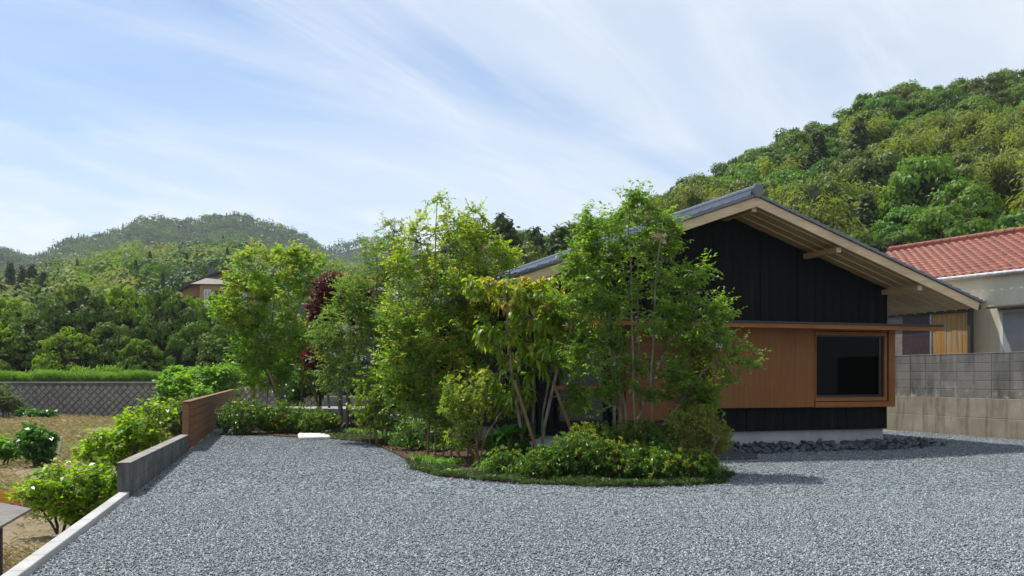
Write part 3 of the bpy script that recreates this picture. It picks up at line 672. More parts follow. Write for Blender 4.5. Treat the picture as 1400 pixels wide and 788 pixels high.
def roof_limit(px):                                          # nothing of the hill shows below these lines of the houses in front
    if px < 1045: return 258 + 0.335 * (1045 - px) if px > 640 else 400
    if px < 1225: return 258 + 0.49 * (px - 1045)
    return 346 - 0.131 * (px - 1225)
KINDS = {'bright': ('broadleaf_tree', 'bright green round crowned tree on the steep hill behind the houses'),
         'olive': ('broadleaf_tree', 'olive green round crowned tree on the steep hill behind the houses'),
         'conifer': ('conifer_tree', 'dark ragged conifer on the steep hill behind the houses'),
         'bamboo': ('bamboo_clump', 'pale feathery bamboo clump on the steep hill behind the houses')}
rg = np.random.default_rng(21); cand = []
d = 47.0
while d < 176:
    stp = 4.3 + 0.004 * d; a = -0.06
    while a < 0.60:
        aa = a + rg.uniform(-0.4, 0.4) * stp / d; dd = d + rg.uniform(-0.4, 0.4) * stp
        Dr = 128 + 40 * max(aa, 0)
        if dd < Dr + 3:
            z = float(right_hill(np.array(aa), np.array(dd))); px = 700 + aa * F
            t = (dd - 40) / (Dr - 40)
            n1 = math.sin(aa * 19 + dd * 0.05) + math.sin(dd * 0.13 - aa * 23)
            if aa < 0.10: key = 'conifer' if rg.uniform() < 0.4 else rg.choice(['olive', 'bright'])
            elif t > 0.70: key = 'bright' if rg.uniform() < 0.82 else 'olive'
            elif aa > 0.26 and 0.22 < t <= 0.68 and n1 > -0.5: key = 'bamboo' if rg.uniform() < 0.68 else ('olive' if rg.uniform() < 0.8 else 'conifer')
            elif t < 0.30: key = 'bright' if rg.uniform() < 0.6 else 'olive'
            else: key = rg.choice(['olive', 'conifer', 'bright', 'bamboo'], p=[0.42, 0.09, 0.30, 0.19])
            r = rg.uniform(2.0, 3.7) * (1.0 if key in ('bright', 'olive') else 0.78)
            top = z + r * {'bright': 1.9, 'olive': 1.9, 'conifer': 3.6, 'bamboo': 2.4}[key]
            py = HOR - (top - EYE) / dd * F; rpx = r / dd * F
            if py < max(roof_limit(px - rpx * 0.6), roof_limit(px + rpx * 0.6)) - 3 and px - rpx < 1410 and px + rpx > 640:
                cand.append((dd, aa, z, key, r))
        a += stp / d
    d += stp * 0.92
if len(cand) > 300: cand = sorted(cand)[:300]
print('hill trees', len(cand))
for dd, aa, z, key, r in cand:
    nm, lb = KINDS[str(key)]
    place_tree(str(key), nm, lb, aa * dd, dd, z - 0.25 * r, r, {'broadleaf_tree': 'broadleaf trees on the hill behind the houses', 'conifer_tree': 'conifers on the hill behind the houses', 'bamboo_clump': 'bamboo on the hill behind the houses'}[nm], sz=rg.uniform(0.85, 1.2) * (0.72 if key == 'conifer' else 1.0))

# cedars standing on the foothill, far left
k = 0
for px, top, dd, r in [(-8, 366, 170, 2.6), (14, 362, 176, 2.7), (30, 366, 168, 2.4), (44, 364, 180, 2.8), (60, 374, 172, 2.4), (76, 378, 178, 2.6), (92, 382, 170, 2.3), (108, 380, 182, 2.5), (124, 386, 172, 2.3), (142, 384, 180, 2.4), (158, 378, 188, 2.4),
                       (2, 388, 150, 2.3), (24, 392, 152, 2.3), (50, 394, 148, 2.2), (176, 376, 190, 2.3), (190, 380, 186, 2.2), (205, 378, 192, 2.3), (218, 376, 188, 2.2), (232, 382, 184, 2.1), (244, 380, 190, 2.2)]:
    p = W(px, top, dd); z0 = float(mid_hill(np.array(p[0] / dd), np.array(dd))); sc = max((p[2] - z0) / 3.65, 1.5)
    o = place_tree('conifer', 'cedar_tree', 'tall dark cedar in the row below the foothill forest', p[0], dd, z0, r, 'cedars below the foothill forest'); o.scale = (r, r, sc)
# big evergreens behind the grass bank
for px, top, dd, r, key, lb in [
    (112, 384, 76, 3.9, 'deep', 'largest dark green domed tree behind the grass bank'),
    (170, 392, 79, 3.1, 'fresh', 'light topped rounded tree behind the tallest dome on the bank'),
    (45, 428, 72, 3.0, 'deep', 'mid green bushy tree left of the big domed tree'),
    (232, 390, 70, 2.9, 'deep', 'dark round tree left of the brown house'),
    (268, 436, 67, 2.2, 'deep', 'dark green bush tree below the brown house'),
    (-8, 440, 70, 2.6, 'fresh', 'light green bushy tree at the left edge of the photo'),
    (12, 408, 92, 3.4, 'fresh', 'yellow green spreading tree behind the left edge bushes'),
    (150, 440, 69, 2.4, 'deep', 'lower dark bush in front of the big domed tree'),
    (92, 448, 67, 2.3, 'fresh', 'lower fresh green bush in front of the big domed tree'),
    (318, 440, 66, 2.6, 'deep', 'dark tree behind the garden trees beside the brown house'),
    (195, 462, 65, 1.8, 'fresh', 'pale shrubby growth between the two dark trees on the bank'),
    (304, 402, 94, 3.6, 'fresh', 'yellow green bushy tree in front of the tan hillside house'),
    (262, 408, 92, 2.8, 'fresh', 'small green bush at the left corner of the tan hillside house'),
    (345, 462, 65, 2.0, 'fresh', 'light green bush behind the wooden fence'),
    (400, 440, 68, 2.8, 'deep', 'dark green tree hidden behind the pale multi stemmed tree'),
    (455, 430, 66, 2.9, 'deep', 'dark green tree behind the red maple'),
    (520, 430, 68, 2.9, 'deep', 'dark green tree behind the feathery tree'),
    (590, 400, 72, 3.6, 'deep', 'dark green tree behind the tallest garden tree')]:
    p = W(px, top, dd); z0 = 1.0; sz = (p[2] - z0) / (1.66 * r)
    o = place_tree(key, 'evergreen_tree', lb, p[0], dd, z0 - 0.2, r, 'trees behind the grass bank', sz=max(0.7, sz))

# ================================================================== THE BLACK HOUSE
TH = math.atan2(0.316, 0.949)
H = empty('house', (7.76, 19.40, 0), TH, label='single storey house with charred black boards, stained cedar bay and grey tiled gable roof', category='house')
AX = -3.85; WID = 7.70; LEN = 15.0; P35 = 0.35
ZA = 4.69                                     # top of the bargeboard at the apex
def roofz(x, z=ZA): return z - P35 * abs(x - AX)
# foundation
m = MB(); m.box(-WID + 0.05, -0.05, 0.05, LEN - 0.05, -0.1, 0.36); m.build('foundation', M['foundation'], H, 0.004)
def boards(name, runs, axis, off, wall_out, seed, top=None):
    """vertical charred boards; runs = (a0, a1, z0, z1 or None for the gable line)"""
    rr = random.Random(seed); m = MB()
    for a0, a1, z0, z1 in runs:
        a = a0
        while a < a1 - 0.01:
            w_ = min(0.212, a1 - a); b0, b1 = a + 0.0035, a + w_ - 0.0035; t = 0.024 + rr.uniform(-0.008, 0.008)
            if axis == 'x':
                if z1 is None:
                    ps = [(b0, z0), (b1, z0), (b1, roofz(b1, 4.565))] + ([(AX, roofz(AX, 4.565))] if b0 < AX < b1 else []) + [(b0, roofz(b0, 4.565))]
                    m.prism(ps, 'y', off - t, off)
                else: m.box(b0, b1, off - t, off, z0, z1)
            else: m.box(off - t * wall_out, off, b0, b1, z0, z1) if wall_out > 0 else m.box(off, off - t * wall_out, b0, b1, z0, z1)
            a += w_
    return m.build(name, M['charred'], H, 0.003)
DK = 6.09; DR = 4.2
for k, run in enumerate([(-WID, -DK, 0.335, 2.42), (-DR, 0.0, 0.335, 0.80), (-WID, 0.0, 2.44, None)]): boards('wall', [run], 'x', 0.0, 1, 1 + k)
for k, run in enumerate([(0.0, 3.6, 0.335, 3.15), (3.6, 11.9, 0.335, 0.58), (3.6, 11.9, 2.42, 3.15), (11.9, LEN, 0.335, 3.15)]): boards('wall', [run], 'y', -WID, 1, 5 + k)
m = MB(); m.prism([(-WID + 0.003, 2.42), (-0.003, 2.42), (-0.003, roofz(0, 4.55)), (AX, 4.55), (-WID + 0.003, roofz(-WID, 4.55))], 'y', 0.003, 0.08); m.build('wall', M['charred'], H)
for q in [(-WID + 0.003, -DK, 0.003, 0.08, 0.37, 2.42), (-DR, -1.86, 0.003, 0.08, 0.37, 2.42), (-1.86, -0.003, 0.003, 0.08, 0.37, 0.86), (-0.08, 0.0, 0.083, LEN, 0.37, 3.18), (-WID + 0.08, -0.08, LEN - 0.08, LEN, 0.37, 3.18), (-WID + 0.003, -WID + 0.08, 0.083, 3.6, 0.37, 3.15), (-WID + 0.003, -WID + 0.08, 11.9, LEN, 0.37, 3.15), (-WID + 0.003, -WID + 0.08, 3.6, 11.9, 2.42, 3.15), (-WID + 0.003, -WID + 0.08, 3.6, 11.9, 0.37, 0.58)]:
    m = MB(); m.box(*q); m.build('wall', M['charred'], H)          # core behind the boards, right side and back
m = MB(); m.box(-WID + 0.1, -0.1, 0.1, LEN - 0.1, 0.365, 0.55); m.box(-WID + 0.1, -0.1, 6.0, 6.1, 0.55, 2.6); m.box(-WID + 0.1, -0.1, 0.1, LEN - 0.1, 2.6, 2.66); m.box(-DR + 0.1, -0.1, 1.6, 1.7, 0.55, 2.6); m.box(-DR + 0.02, -DR + 0.1, 0.1, 1.7, 0.55, 2.6)
m.build('interior', M['interior'], H)  # near-black rooms; wall behind the bay added to keep its window evenly dark
# cedar bay with its big window
BO = -0.15
m = MB(); m.cur = 0
x = -DR
rr = random.Random(5)
while x < -1.87:
    w_ = min(0.118, -1.87 - x); m.box(x + 0.001, x + w_ - 0.001, BO + rr.uniform(-0.0015, 0.0015), -0.03, 0.80, 2.40); x += w_
m.build('bay_panel', M['cedar'], H)
wf = MB()
wf.box(-1.87, 0.07, BO - 0.03, -0.03, 0.79, 0.90)             # sill board
wf.box(-0.09, 0.07, BO - 0.03, -0.03, 0.90, 2.40)             # right cheek
wf.box(-1.87, -0.09, BO - 0.004, -0.03, 2.33, 2.40)
win = wf.build('window', M['cedar_h'], H, 0.004)
f = MB(); X0, X1, Z0, Z1 = -1.86, -0.12, 0.915, 2.31
f.box(X0, X1, BO - 0.012, -0.05, Z0, Z0 + 0.075); f.box(X0, X1, BO - 0.012, -0.05, Z1 - 0.07, Z1)
f.box(X1 - 0.07, X1, BO - 0.012, -0.05, Z0 + 0.075, Z1 - 0.07); f.box(X0, X0 + 0.03, BO - 0.012, -0.05, Z0 + 0.075, Z1 - 0.07)
f.build('frame', M['cedar_h'], win, 0.003)
f = MB(); a0, a1, c0, c1 = X0 + 0.03, X1 - 0.07, Z0 + 0.075, Z1 - 0.07
f.box(a0, a1, -0.11, -0.06, c0, c0 + 0.05); f.box(a0, a1, -0.11, -0.06, c1 - 0.03, c1); f.box(a1 - 0.09, a1, -0.11, -0.06, c0 + 0.05, c1 - 0.03)
f.build('sash', M['black_metal'], win, 0.003)
f = MB(); f.box(a0, a1 - 0.09, -0.088, -0.080, c0 + 0.05, c1 - 0.03); f.build('pane', M['glass'], win)
# canopy board running across the whole front
m = MB(); m.box(-WID - 0.35, 0.745, -0.75, 0.0, 2.37, 2.415); m.box(-WID - 0.35, 0.745, -0.75, -0.70, 2.33, 2.37)
cn = m.build('canopy', M['cedar_h'], H, 0.003)
m = MB(); m.box(-WID - 0.37, 0.765, -0.775, -0.03, 2.417, 2.455); m.build('flashing', M['black_metal'], cn, 0.004)
# entrance: recessed cedar door, jamb boards, letter plate, light
m = MB(); m.box(-DK, -DR, 0.55, 0.60, 0.36, 2.42); m.build('wall', M['cedar'], H)
for q in ((-DK - 0.02, -DK + 0.03), (-DR - 0.03, -DR)):
    m = MB(); m.box(q[0], q[1], -0.04, 0.55, 0.2 if q[0] < -5 else 0.36, 2.42); m.build('jamb', M['cedar'], H)
m = MB(); m.box(-5.7, -4.7, 0.50, 0.548, 0.38, 2.30); dr = m.build('door', M['cedar'], H, 0.004)
m = MB(); m.tube([(-4.80, 0.44, 0.95), (-4.80, 0.44, 1.55)], 0.015, 8); m.box(-4.815, -4.785, 0.44, 0.50, 1.0, 1.03); m.box(-4.815, -4.785, 0.44, 0.50, 1.47, 1.50); m.build('handle', M['black_metal'], dr)
m = MB(); m.box(-4.13, -3.98, BO - 0.03, BO - 0.002, 1.96, 2.11); m.build('wall_light', M['pale_metal'], H, 0.006)
m = MB(); m.tube([(-6.22, -0.09, 0.12), (-6.22, -0.09, 2.30)], 0.035, 10); m.build('downpipe', M['grey_metal'], H, smooth=True)
# window with a cedar rail left of the door
m = MB()
for a0_, a1_, z0_, z1_ in ((-7.35, -6.35, 1.17, 1.24), (-7.35, -6.35, 2.28, 2.36), (-7.35, -7.29, 0.60, 2.28), (-6.41, -6.35, 0.60, 2.28), (-7.35, -6.35, 0.55, 0.60)): m.box(a0_, a1_, -0.07, -0.025, z0_, z1_)
wn2 = m.build('window', M['charred'], H, 0.003); m = MB(); m.box(-7.35, -6.35, -0.085, -0.072, 1.17, 1.24); m.build('rail', M['cedar_h'], wn2, 0.003); m = MB(); m.box(-7.30, -6.40, -0.045, -0.035, 0.60, 2.28); m.build('pane', M['black_metal'], wn2)
# garden side opening in four cedar frames
y0 = 3.6
for i in range(4):
    ya = 3.6 + 8.3 * i / 4; yb = ya + 8.3 / 4; m = MB()
    m.box(-WID - 0.04, -WID + 0.03, ya, yb, 0.58, 0.66); m.box(-WID - 0.04, -WID + 0.03, ya, yb, 2.34, 2.42); m.box(-WID - 0.04, -WID + 0.03, ya, ya + 0.08, 0.66, 2.34); m.box(-WID - 0.04, -WID + 0.03, yb - 0.08, yb - 0.003, 0.66, 2.34)
    wg = m.build('window', M['cedar_h'], H, 0.004); m = MB(); m.box(-WID - 0.012, -WID - 0.004, ya + 0.08, yb - 0.08, 0.66, 2.34); m.build('pane', M['glass'], wg)
for y_ in (6.0, 9.6, 12.6): m = MB(); m.box(-WID - 1.25, -WID - 1.15, y_, y_ + 0.1, 0.0, 2.70); m.build('post', M['cedar'], H, 0.004)
m = MB(); m.box(-WID - 1.3, -WID - 0.06, 4.2, 12.8, 0.34, 0.44); m.box(-WID - 1.1, -WID - 0.9, 4.4, 12.6, 0.0, 0.34); m.build('veranda', M['concrete'], H, 0.008)
# roof
YF, YB = -1.15, LEN + 0.9; XR, XL = 1.27, -WID - 1.55
for s_, xe in ((1, XR), (-1, XL)):
    m = MB(); m.prism([(AX, 4.575), (xe, roofz(xe, 4.575)), (xe, roofz(xe, 4.685)), (AX, 4.685)], 'y', YF + 0.042, YB); m.build('soffit', M['pine_dark'], H)
    m = MB(); m.prism([(AX, 4.515), (xe - s_ * 0.02, roofz(xe - s_ * 0.02, 4.515)), (xe + s_ * 0.03, roofz(xe + s_ * 0.03, ZA)), (AX, ZA)], 'y', YF, YF + 0.04); m.build('bargeboard', M['pine'], H, 0.003)
    m = MB()
    for j in range(12):                                        # cover strips under the soffit boards
        yy = -0.87 + 0.29 * j; m.prism([(AX + s_ * 0.1, roofz(AX + s_ * 0.1, 4.556)), (xe, roofz(xe, 4.556)), (xe, roofz(xe, 4.574)), (AX + s_ * 0.1, roofz(AX + s_ * 0.1, 4.574))], 'y', yy, yy + 0.028)
    m.build('batten', M['pine'], H)
    m = MB(); m.tube([(xe + s_ * 0.11, YF + 0.1, roofz(xe, 4.60)), (xe + s_ * 0.11, YB - 0.1, roofz(xe, 4.60))], 0.055, 10); m.build('gutter', M['black_metal'], H)
for px_ in (AX, -2.0, -0.1, -5.7, -7.6):
    m = MB(); zc = roofz(px_, 4.555) - (0.025 if abs(px_ - AX) < 0.1 else 0.045); m.box(px_ - 0.055, px_ + 0.055, -1.06, -0.03, zc - 0.10, zc); pu = m.build('purlin', M['cedar_h'] if False else M['pine_dark'], H, 0.004)
    m = MB(); m.box(px_ - 0.05, px_ + 0.05, -1.066, -1.061, zc - 0.095, zc - 0.005); m.build('end_cap', M['pine'], pu)
def tile_field(run, pitch, y0, y1, row, colw, amp, step, per=6, zero=0.0):
    ny = int((y1 - y0) / colw * per) + 1; Y = np.linspace(y0, y1, ny); ph = (Y - y0) / colw * 2 * np.pi
    wav = amp * (np.cos(ph) + 0.35 * np.cos(2 * ph + 0.6)); nr = int(math.ceil(run / row)); V = []; Q = []; n = 0
    for i in range(nr):
        s0, s1 = i * row, min((i + 1) * row, run)
        jit = 0.0
        prof_ = [(s0, -pitch * s0 + zero), (s1, -pitch * s1 + step), (s1, -pitch * s1 + zero - 0.012)]
        for (s_, z_) in prof_: V.append(np.stack([np.full(ny, s_), Y, z_ + wav + jit], 1))
        k = np.arange(ny - 1)
        for e in range(2): Q.append(np.stack([n + e * ny + k, n + (e + 1) * ny + k, n + (e + 1) * ny + k + 1, n + e * ny + k + 1], 1))
        n += 3 * ny
    return np.concatenate(V), np.concatenate(Q)
for s_, xe in ((1, XR + 0.06), (-1, XL - 0.06)):
    V, Q = tile_field(abs(xe - AX), P35, YF + 0.12, YB, 0.221, 0.265, 0.016, 0.03)
    V[:, 0] = AX + s_ * V[:, 0]; V[:, 2] += 4.73
    rf = link('roof', np_mesh('roof', V, Q, None, [M['tile']]), H)
    m = MB(); nrow = int(math.ceil(abs(xe - AX) / 0.221))
    for i in range(nrow):                                      # stepped verge tiles
        a, b_ = i * 0.221, min((i + 1) * 0.221 + 0.012, abs(xe - AX) + 0.02); xa, xb = AX + s_ * a, AX + s_ * b_
        ps = [(xa, roofz(xa, 4.700)), (xb, roofz(xb, 4.692)), (xb, roofz(xb, 4.762)), (xa, roofz(xa, 4.735))]
        m.prism(ps, 'y', YF - 0.035 - 0.006 * (i % 2), YF + 0.09)
        ps = [(xa, roofz(xa, 4.733)), (xb, roofz(xb, 4.762)), (xb, roofz(xb, 4.774)), (xa, roofz(xa, 4.745))]
        m.prism(ps, 'y', YF - 0.025, YF + 0.26)
    m.build('verge_tiles', M['tile'], H, 0.008)
m = MB(); m.prism([(AX - 0.13, 4.70), (AX + 0.13, 4.70), (AX + 0.10, 4.81), (AX - 0.10, 4.81)], 'y', YF + 0.02, YB)
m.tube([(AX, YF - 0.02, 4.83), (AX, YB, 4.83)], 0.085, 14); m.build('ridge_cap', M['tile'], H, smooth=False)
m = MB(); m.prism([(AX - 0.075, 4.67), (AX + 0.075, 4.67), (AX + 0.105, 4.84), (AX + 0.05, 4.92), (AX - 0.05, 4.92), (AX - 0.105, 4.84)], 'y', YF - 0.06, YF + 0.018); m.build('ridge_end', M['tile'], H, 0.012)

# porch steps of dark pavers
def paved(name, x0, x1, y0, y1, z0, z1, nx, label):
    o = empty(name, H.matrix_world @ Vector((0, 0, 0)) if False else (7.76, 19.40, 0), TH, label=label, category='step')
    m = MB(); m.box(x0, x1, y0, y1, z0, z1 - 0.012); m.build('bed', M['grout'], o)
    m = MB(); n2 = max(1, round((y1 - y0) / 0.3))
    for i in range(nx):
        for j in range(n2):
            a = x0 + (x1 - x0) * i / nx; c = x0 + (x1 - x0) * (i + 1) / nx; e = y0 + (y1 - y0) * j / n2; g = y0 + (y1 - y0) * (j + 1) / n2
            m.box(a + 0.005, c - 0.005, e - (0.008 if j == 0 else -0.005), g - 0.005, z1 - 0.04, z1)
        m.box(x0 + (x1 - x0) * i / nx + 0.005, x0 + (x1 - x0) * (i + 1) / nx - 0.005, y0 - 0.008, y0 - 0.001, z0 + 0.01, z1 - 0.045)
    m.box(x1 + 0.001, x1 + 0.008, y0, y1, z0 + 0.01, z1 - 0.045)
    m.build('pavers', M['paver'], o, 0.003); return o
paved('porch_step', -6.6, -4.55, -2.25, -1.25, 0.0, 0.10, 7, 'lower dark paved step nearest the gravel')
paved('porch_step', -6.2, -4.40, -1.24, -0.20, 0.0, 0.21, 6, 'upper dark paved step against the house front')

# slate stones heaped along the foundation
def rock_mesh(seed, sx, sy, sz):
    rr = np.random.default_rng(seed); bm = bmesh.new(); bmesh.ops.create_icosphere(bm, subdivisions=1, radius=1)
    for _ in range(7):
        n = Vector(rr.normal(0, 1, 3)).normalized(); bmesh.ops.bisect_plane(bm, geom=bm.verts[:] + bm.edges[:] + bm.faces[:], plane_co=n * rr.uniform(0.45, 0.8), plane_no=n, clear_outer=True)
        bmesh.ops.holes_fill(bm, edges=[e for e in bm.edges if e.is_boundary], sides=0)
    for v in bm.verts: v.co = Vector((v.co.x * sx, v.co.y * sy, v.co.z * sz))
    me = bpy.data.meshes.new('slate_stone'); bm.to_mesh(me); bm.free(); me.materials.append(M['slate']); return me
rocks = [rock_mesh(i, 0.15, 0.11, 0.042 + 0.012 * (i % 3)) for i in range(7)]
rg = np.random.default_rng(3); MH = Matrix.Translation((7.76, 19.40, 0)) @ Matrix.Rotation(TH, 4, 'Z')
for i in range(280):
    lx = rg.uniform(-4.35, 0.75); ly = -rg.uniform(0.05, 1.3 if lx < -0.2 else 0.9); pile = max(0, 0.10 - 0.08 * abs(ly + 0.4))
    p = MH @ Vector((lx, ly, 0.03 + pile * rg.uniform(0.1, 1.0))); s = rg.uniform(0.4, 0.95)
    o = link('slate_stone', rocks[int(rg.integers(7))], None, label='dark grey slate stone in the heap along the house foundation', category='stone', group='slate stones along the foundation')
    o.location = p; o.rotation_euler = (rg.normal(0, 0.45), rg.normal(0, 0.45), rg.uniform(0, 6.28)); o.scale = (s, s, s)

# ================================================================== NEIGHBOURS
# block wall on the right
u = Vector((0.316, -0.949, 0)); A0 = Vector((9.996, 24.70, 0)); rz = math.atan2(u.y, u.x)
bw_ = empty('block_wall', A0, rz, label='grey stained concrete block wall on a tan concrete base at right', category='wall')
m = MB(); m.box(-4, 11, 0.0, 0.22, -0.3, 0.44); m.box(-4, 11, 0.012, 0.22, 0.446, 0.90); m.build('base', M['block_base'], bw_, 0.006)
m = MB()
for r_ in range(5):
    x = -4 + (0.0 if r_ % 2 == 0 else 0.0)
    while x < 11: m.box(x + 0.006, x + 0.514, 0.035, 0.18, 0.905 + 0.208 * r_, 0.905 + 0.208 * (r_ + 1) - 0.010); x += 0.52
m.build('blocks', M['block'], bw_, 0.005)
m = MB(); m.box(-4, 11, 0.042, 0.172, 0.90, 1.935); m.build('mortar', M['mortar'], bw_)
m = MB(); m.box(-4, 11, 0.03, 0.185, 1.94, 1.965); m.build('coping', M['block'], bw_, 0.004)

# beige house with red tiles: local x runs away from the camera, local y towards the left (front)
wv = Vector((-0.45, 0.893, 0)); rz = math.atan2(wv.y, wv.x)
NH = empty('neighbour_house', (12.10, 24.0, 0), rz, label='beige stucco house under a red tiled roof behind the block wall', category='house')
m = MB(); m.box(-9, 5.2, -6, 0, 0.8, 4.0); m.prism([(0, 4.0), (-6, 4.0), (-3, 5.35)], 'x', -8.9, 5.1); m.build('wall', M['stucco'], NH)
for i, sg in enumerate((1, -1)):
    V, Q = tile_field(3.12, 0.45, -9.3, 5.6, 0.235, 0.265, 0.022, 0.035)
    V2 = np.stack([V[:, 1], -3.0 + sg * V[:, 0], V[:, 2] + 5.47], 1)
    link('roof', np_mesh('roof', V2, Q, None, [M['red_tile']]), NH)
    m = MB(); m.prism([(-3, 5.36), (-3 + sg * 3.06, 5.36 - 0.45 * 3.06), (-3 + sg * 3.06, 5.42 - 0.45 * 3.06), (-3, 5.42)], 'x', -9.2, 5.5); m.build('eaves', M['stucco'], NH)
m = MB(); m.tube([(-9.3, -3, 5.52), (5.6, -3, 5.52)], 0.10, 12)
for k in range(50): m.tube([(-9.3 + 0.3 * k, -3, 5.52), (-9.3 + 0.3 * k + 0.05, -3, 5.52)], 0.112, 12)
m.box(-9.3, 5.6, -3.14, -2.86, 5.38, 5.50); m.build('ridge_cap', M['red_tile'], NH)
m = MB(); m.tube([(-9.3, 0.155, 4.0), (5.6, 0.155, 4.0)], 0.05, 10); m.build('gutter', M['pale_metal'], NH)
m = MB(); m.box(-2.9, -0.47, 0.0, 0.05, 1.4, 3.08); wN = m.build('window', M['white_paint'], NH, 0.004)
m = MB(); m.box(-2.8, -0.58, 0.05, 0.075, 1.5, 3.0); m.build('shutter', M['shutter'], wN)
m = MB(); m.prism([(0.0, 3.16), (0.42, 3.10), (0.42, 3.145), (0.0, 3.22)], 'x', -3.1, -0.35); m.build('hood', M['dark_trim'], wN)
# lean-to shed in front of it
SH = empty('shed', (12.10, 24.0, 0), rz, label='lean to shed with yellow weathered boards and dark sheet between both houses', category='shed')
SO = 0.45
m = MB()
x = 0.12; k = 0
while x < 1.10: m.box(x + 0.003, x + 0.155, SO - 0.02, SO + 0.004 * (k % 3), 0.9, 3.06); x += 0.16; k += 1
m.build('board_panel', M['yellow_board'], SH)
m = MB(); m.box(1.26, 2.14, SO - 0.02, SO, 0.9, 3.06); m.build('sheet_panel', M['brown_sheet'], SH)
m = MB(); m.box(2.16, 6.2, SO - 0.02, SO, 0.9, 3.06); m.build('board_panel', M['grey_board'], SH)
m = MB(); m.box(0.02, 0.11, SO - 0.08, SO + 0.04, 0.9, 3.16); m.build('post', M['dark_trim'], SH); m = MB(); m.box(1.205, 1.255, SO - 0.04, SO + 0.02, 0.9, 3.10); m.build('post', M['grey_metal'], SH)
m = MB(); m.box(-0.02, 6.3, SO - 0.06, SO + 0.06, 3.07, 3.15); m.build('beam', M['dark_trim'], SH)
ny = 240; Y = np.linspace(-0.06, 6.3, ny); wv_ = 0.045 * np.cos(Y / 0.42 * 2 * np.pi)
V = np.concatenate([np.stack([Y, np.full(ny, SO + 0.16), 3.245 + wv_], 1), np.stack([Y, np.full(ny, 0.02), 3.33 + wv_], 1)]); k = np.arange(ny - 1)
V = np.concatenate([V, V + np.array([0, 0, -0.02])]); Q = np.stack([k, k + 1, ny + k + 1, ny + k], 1); Q = np.concatenate([Q, Q + 2 * ny, np.stack([k, k + 1, 2 * ny + k + 1, 2 * ny + k], 1)])
link('roof', np_mesh('roof', V, Q, None, [M['pale_sheet']], None, True), SH)
m = MB(); m.box(-0.05, 6.3, SO + 0.07, SO + 0.15, 3.15, 3.19); m.build('gutter', M['grey_metal'], SH)

# far brown house on the slope
p0 = W(288, 450, 108)
BH = empty('hillside_house', (p0[0], p0[1], 4.6), R(6), label='tan and dark brown house with sloping roofs among trees below the mountain', category='house')
m = MB(); m.prism([(-3.1, 0), (4.2, 0), (4.2, 7.8), (1.7, 9.0), (-3.1, 6.75)], 'y', 0.0, 6.0); m.build('wall', M['brown_wall'], BH)
m = MB(); m.prism([(-3.5, 6.58), (1.7, 9.02), (4.7, 7.58), (4.7, 7.86), (1.7, 9.32), (-3.5, 6.88)], 'y', -0.8, 6.5); m.prism([(-3.3, 5.7), (0.5, 5.95), (0.5, 6.1), (-3.3, 5.85)], 'y', -0.6, -0.05); m.build('roof', M['dark_trim'], BH)
m = MB(); m.add([(-1.8, -1.9, 7.3), (2.8, -1.9, 7.3), (2.8, -0.05, 7.3), (-1.8, -0.05, 7.3), (0.5, -0.3, 8.5)], [(0, 1, 4), (1, 2, 4), (3, 0, 4), (0, 3, 2, 1), (2, 3, 4)]); m.build('porch_roof', M['brown_roof'], BH)
m = MB(); m.box(-0.9, 1.9, -1.5, -0.02, 4.0, 7.28); m.build('porch', M['brown_wall'], BH)
for xa, xb, za, zb, yy in ((-0.4, 0.35, 4.8, 6.7, -1.56), (2.1, 3.4, 5.2, 6.4, -0.05), (3.6, 4.1, 4.6, 6.4, -0.05)):
    m = MB(); m.box(xa, xb, yy - 0.03, yy + 0.03, za, zb); w3 = m.build('window', M['white_paint'], BH)
    m = MB(); m.box(xa + 0.1, (xa + xb) / 2 - 0.05, yy - 0.05, yy - 0.032, za + 0.1, zb - 0.1); m.box((xa + xb) / 2 + 0.05, xb - 0.1, yy - 0.05, yy - 0.032, za + 0.1, zb - 0.1); m.build('pane', M['grey_metal'], w3)
m = MB(); m.box(0.8, 1.5, -1.55, -1.51, 4.2, 6.6); m.build('door', M['black_metal'], BH)
m = MB(); m.prism([(-1.0, 8.4), (1.8, 8.4), (1.4, 9.6), (-0.9, 9.6)], 'y', 3.0, 5.6); m.build('roof', M['brown_roof'], BH)
p0 = W(281, 433, 96); m = MB(); m.box(-0.8, 0.8, 0, 0.3, -2.5, 1.0); m.cur = 0
o = m.build('retaining_wall', M['concrete'], None, label='pale concrete wall below the tan hillside house', category='wall'); o.location = p0
# pale roofed house behind the red maple
p0 = W(520, 440, 62); PH = empty('pale_house', (p0[0], p0[1], 0.6), R(-20), label='house with pale reflective roof half hidden behind the red maple', category='house')
m = MB(); m.box(-3.6, 3.6, 0, 5, 0, 4.6); m.prism([(-3.6, 4.6), (3.6, 4.6), (0, 6.4)], 'y', 0.01, 4.99); m.build('wall', M['white_paint'], PH)
m = MB(); m.prism([(-4.1, 4.45), (0, 6.55), (4.1, 4.45), (4.1, 4.6), (0, 6.75), (-4.1, 4.6)], 'y', -0.5, 5.5); m.build('roof', M['white_roof'], PH)

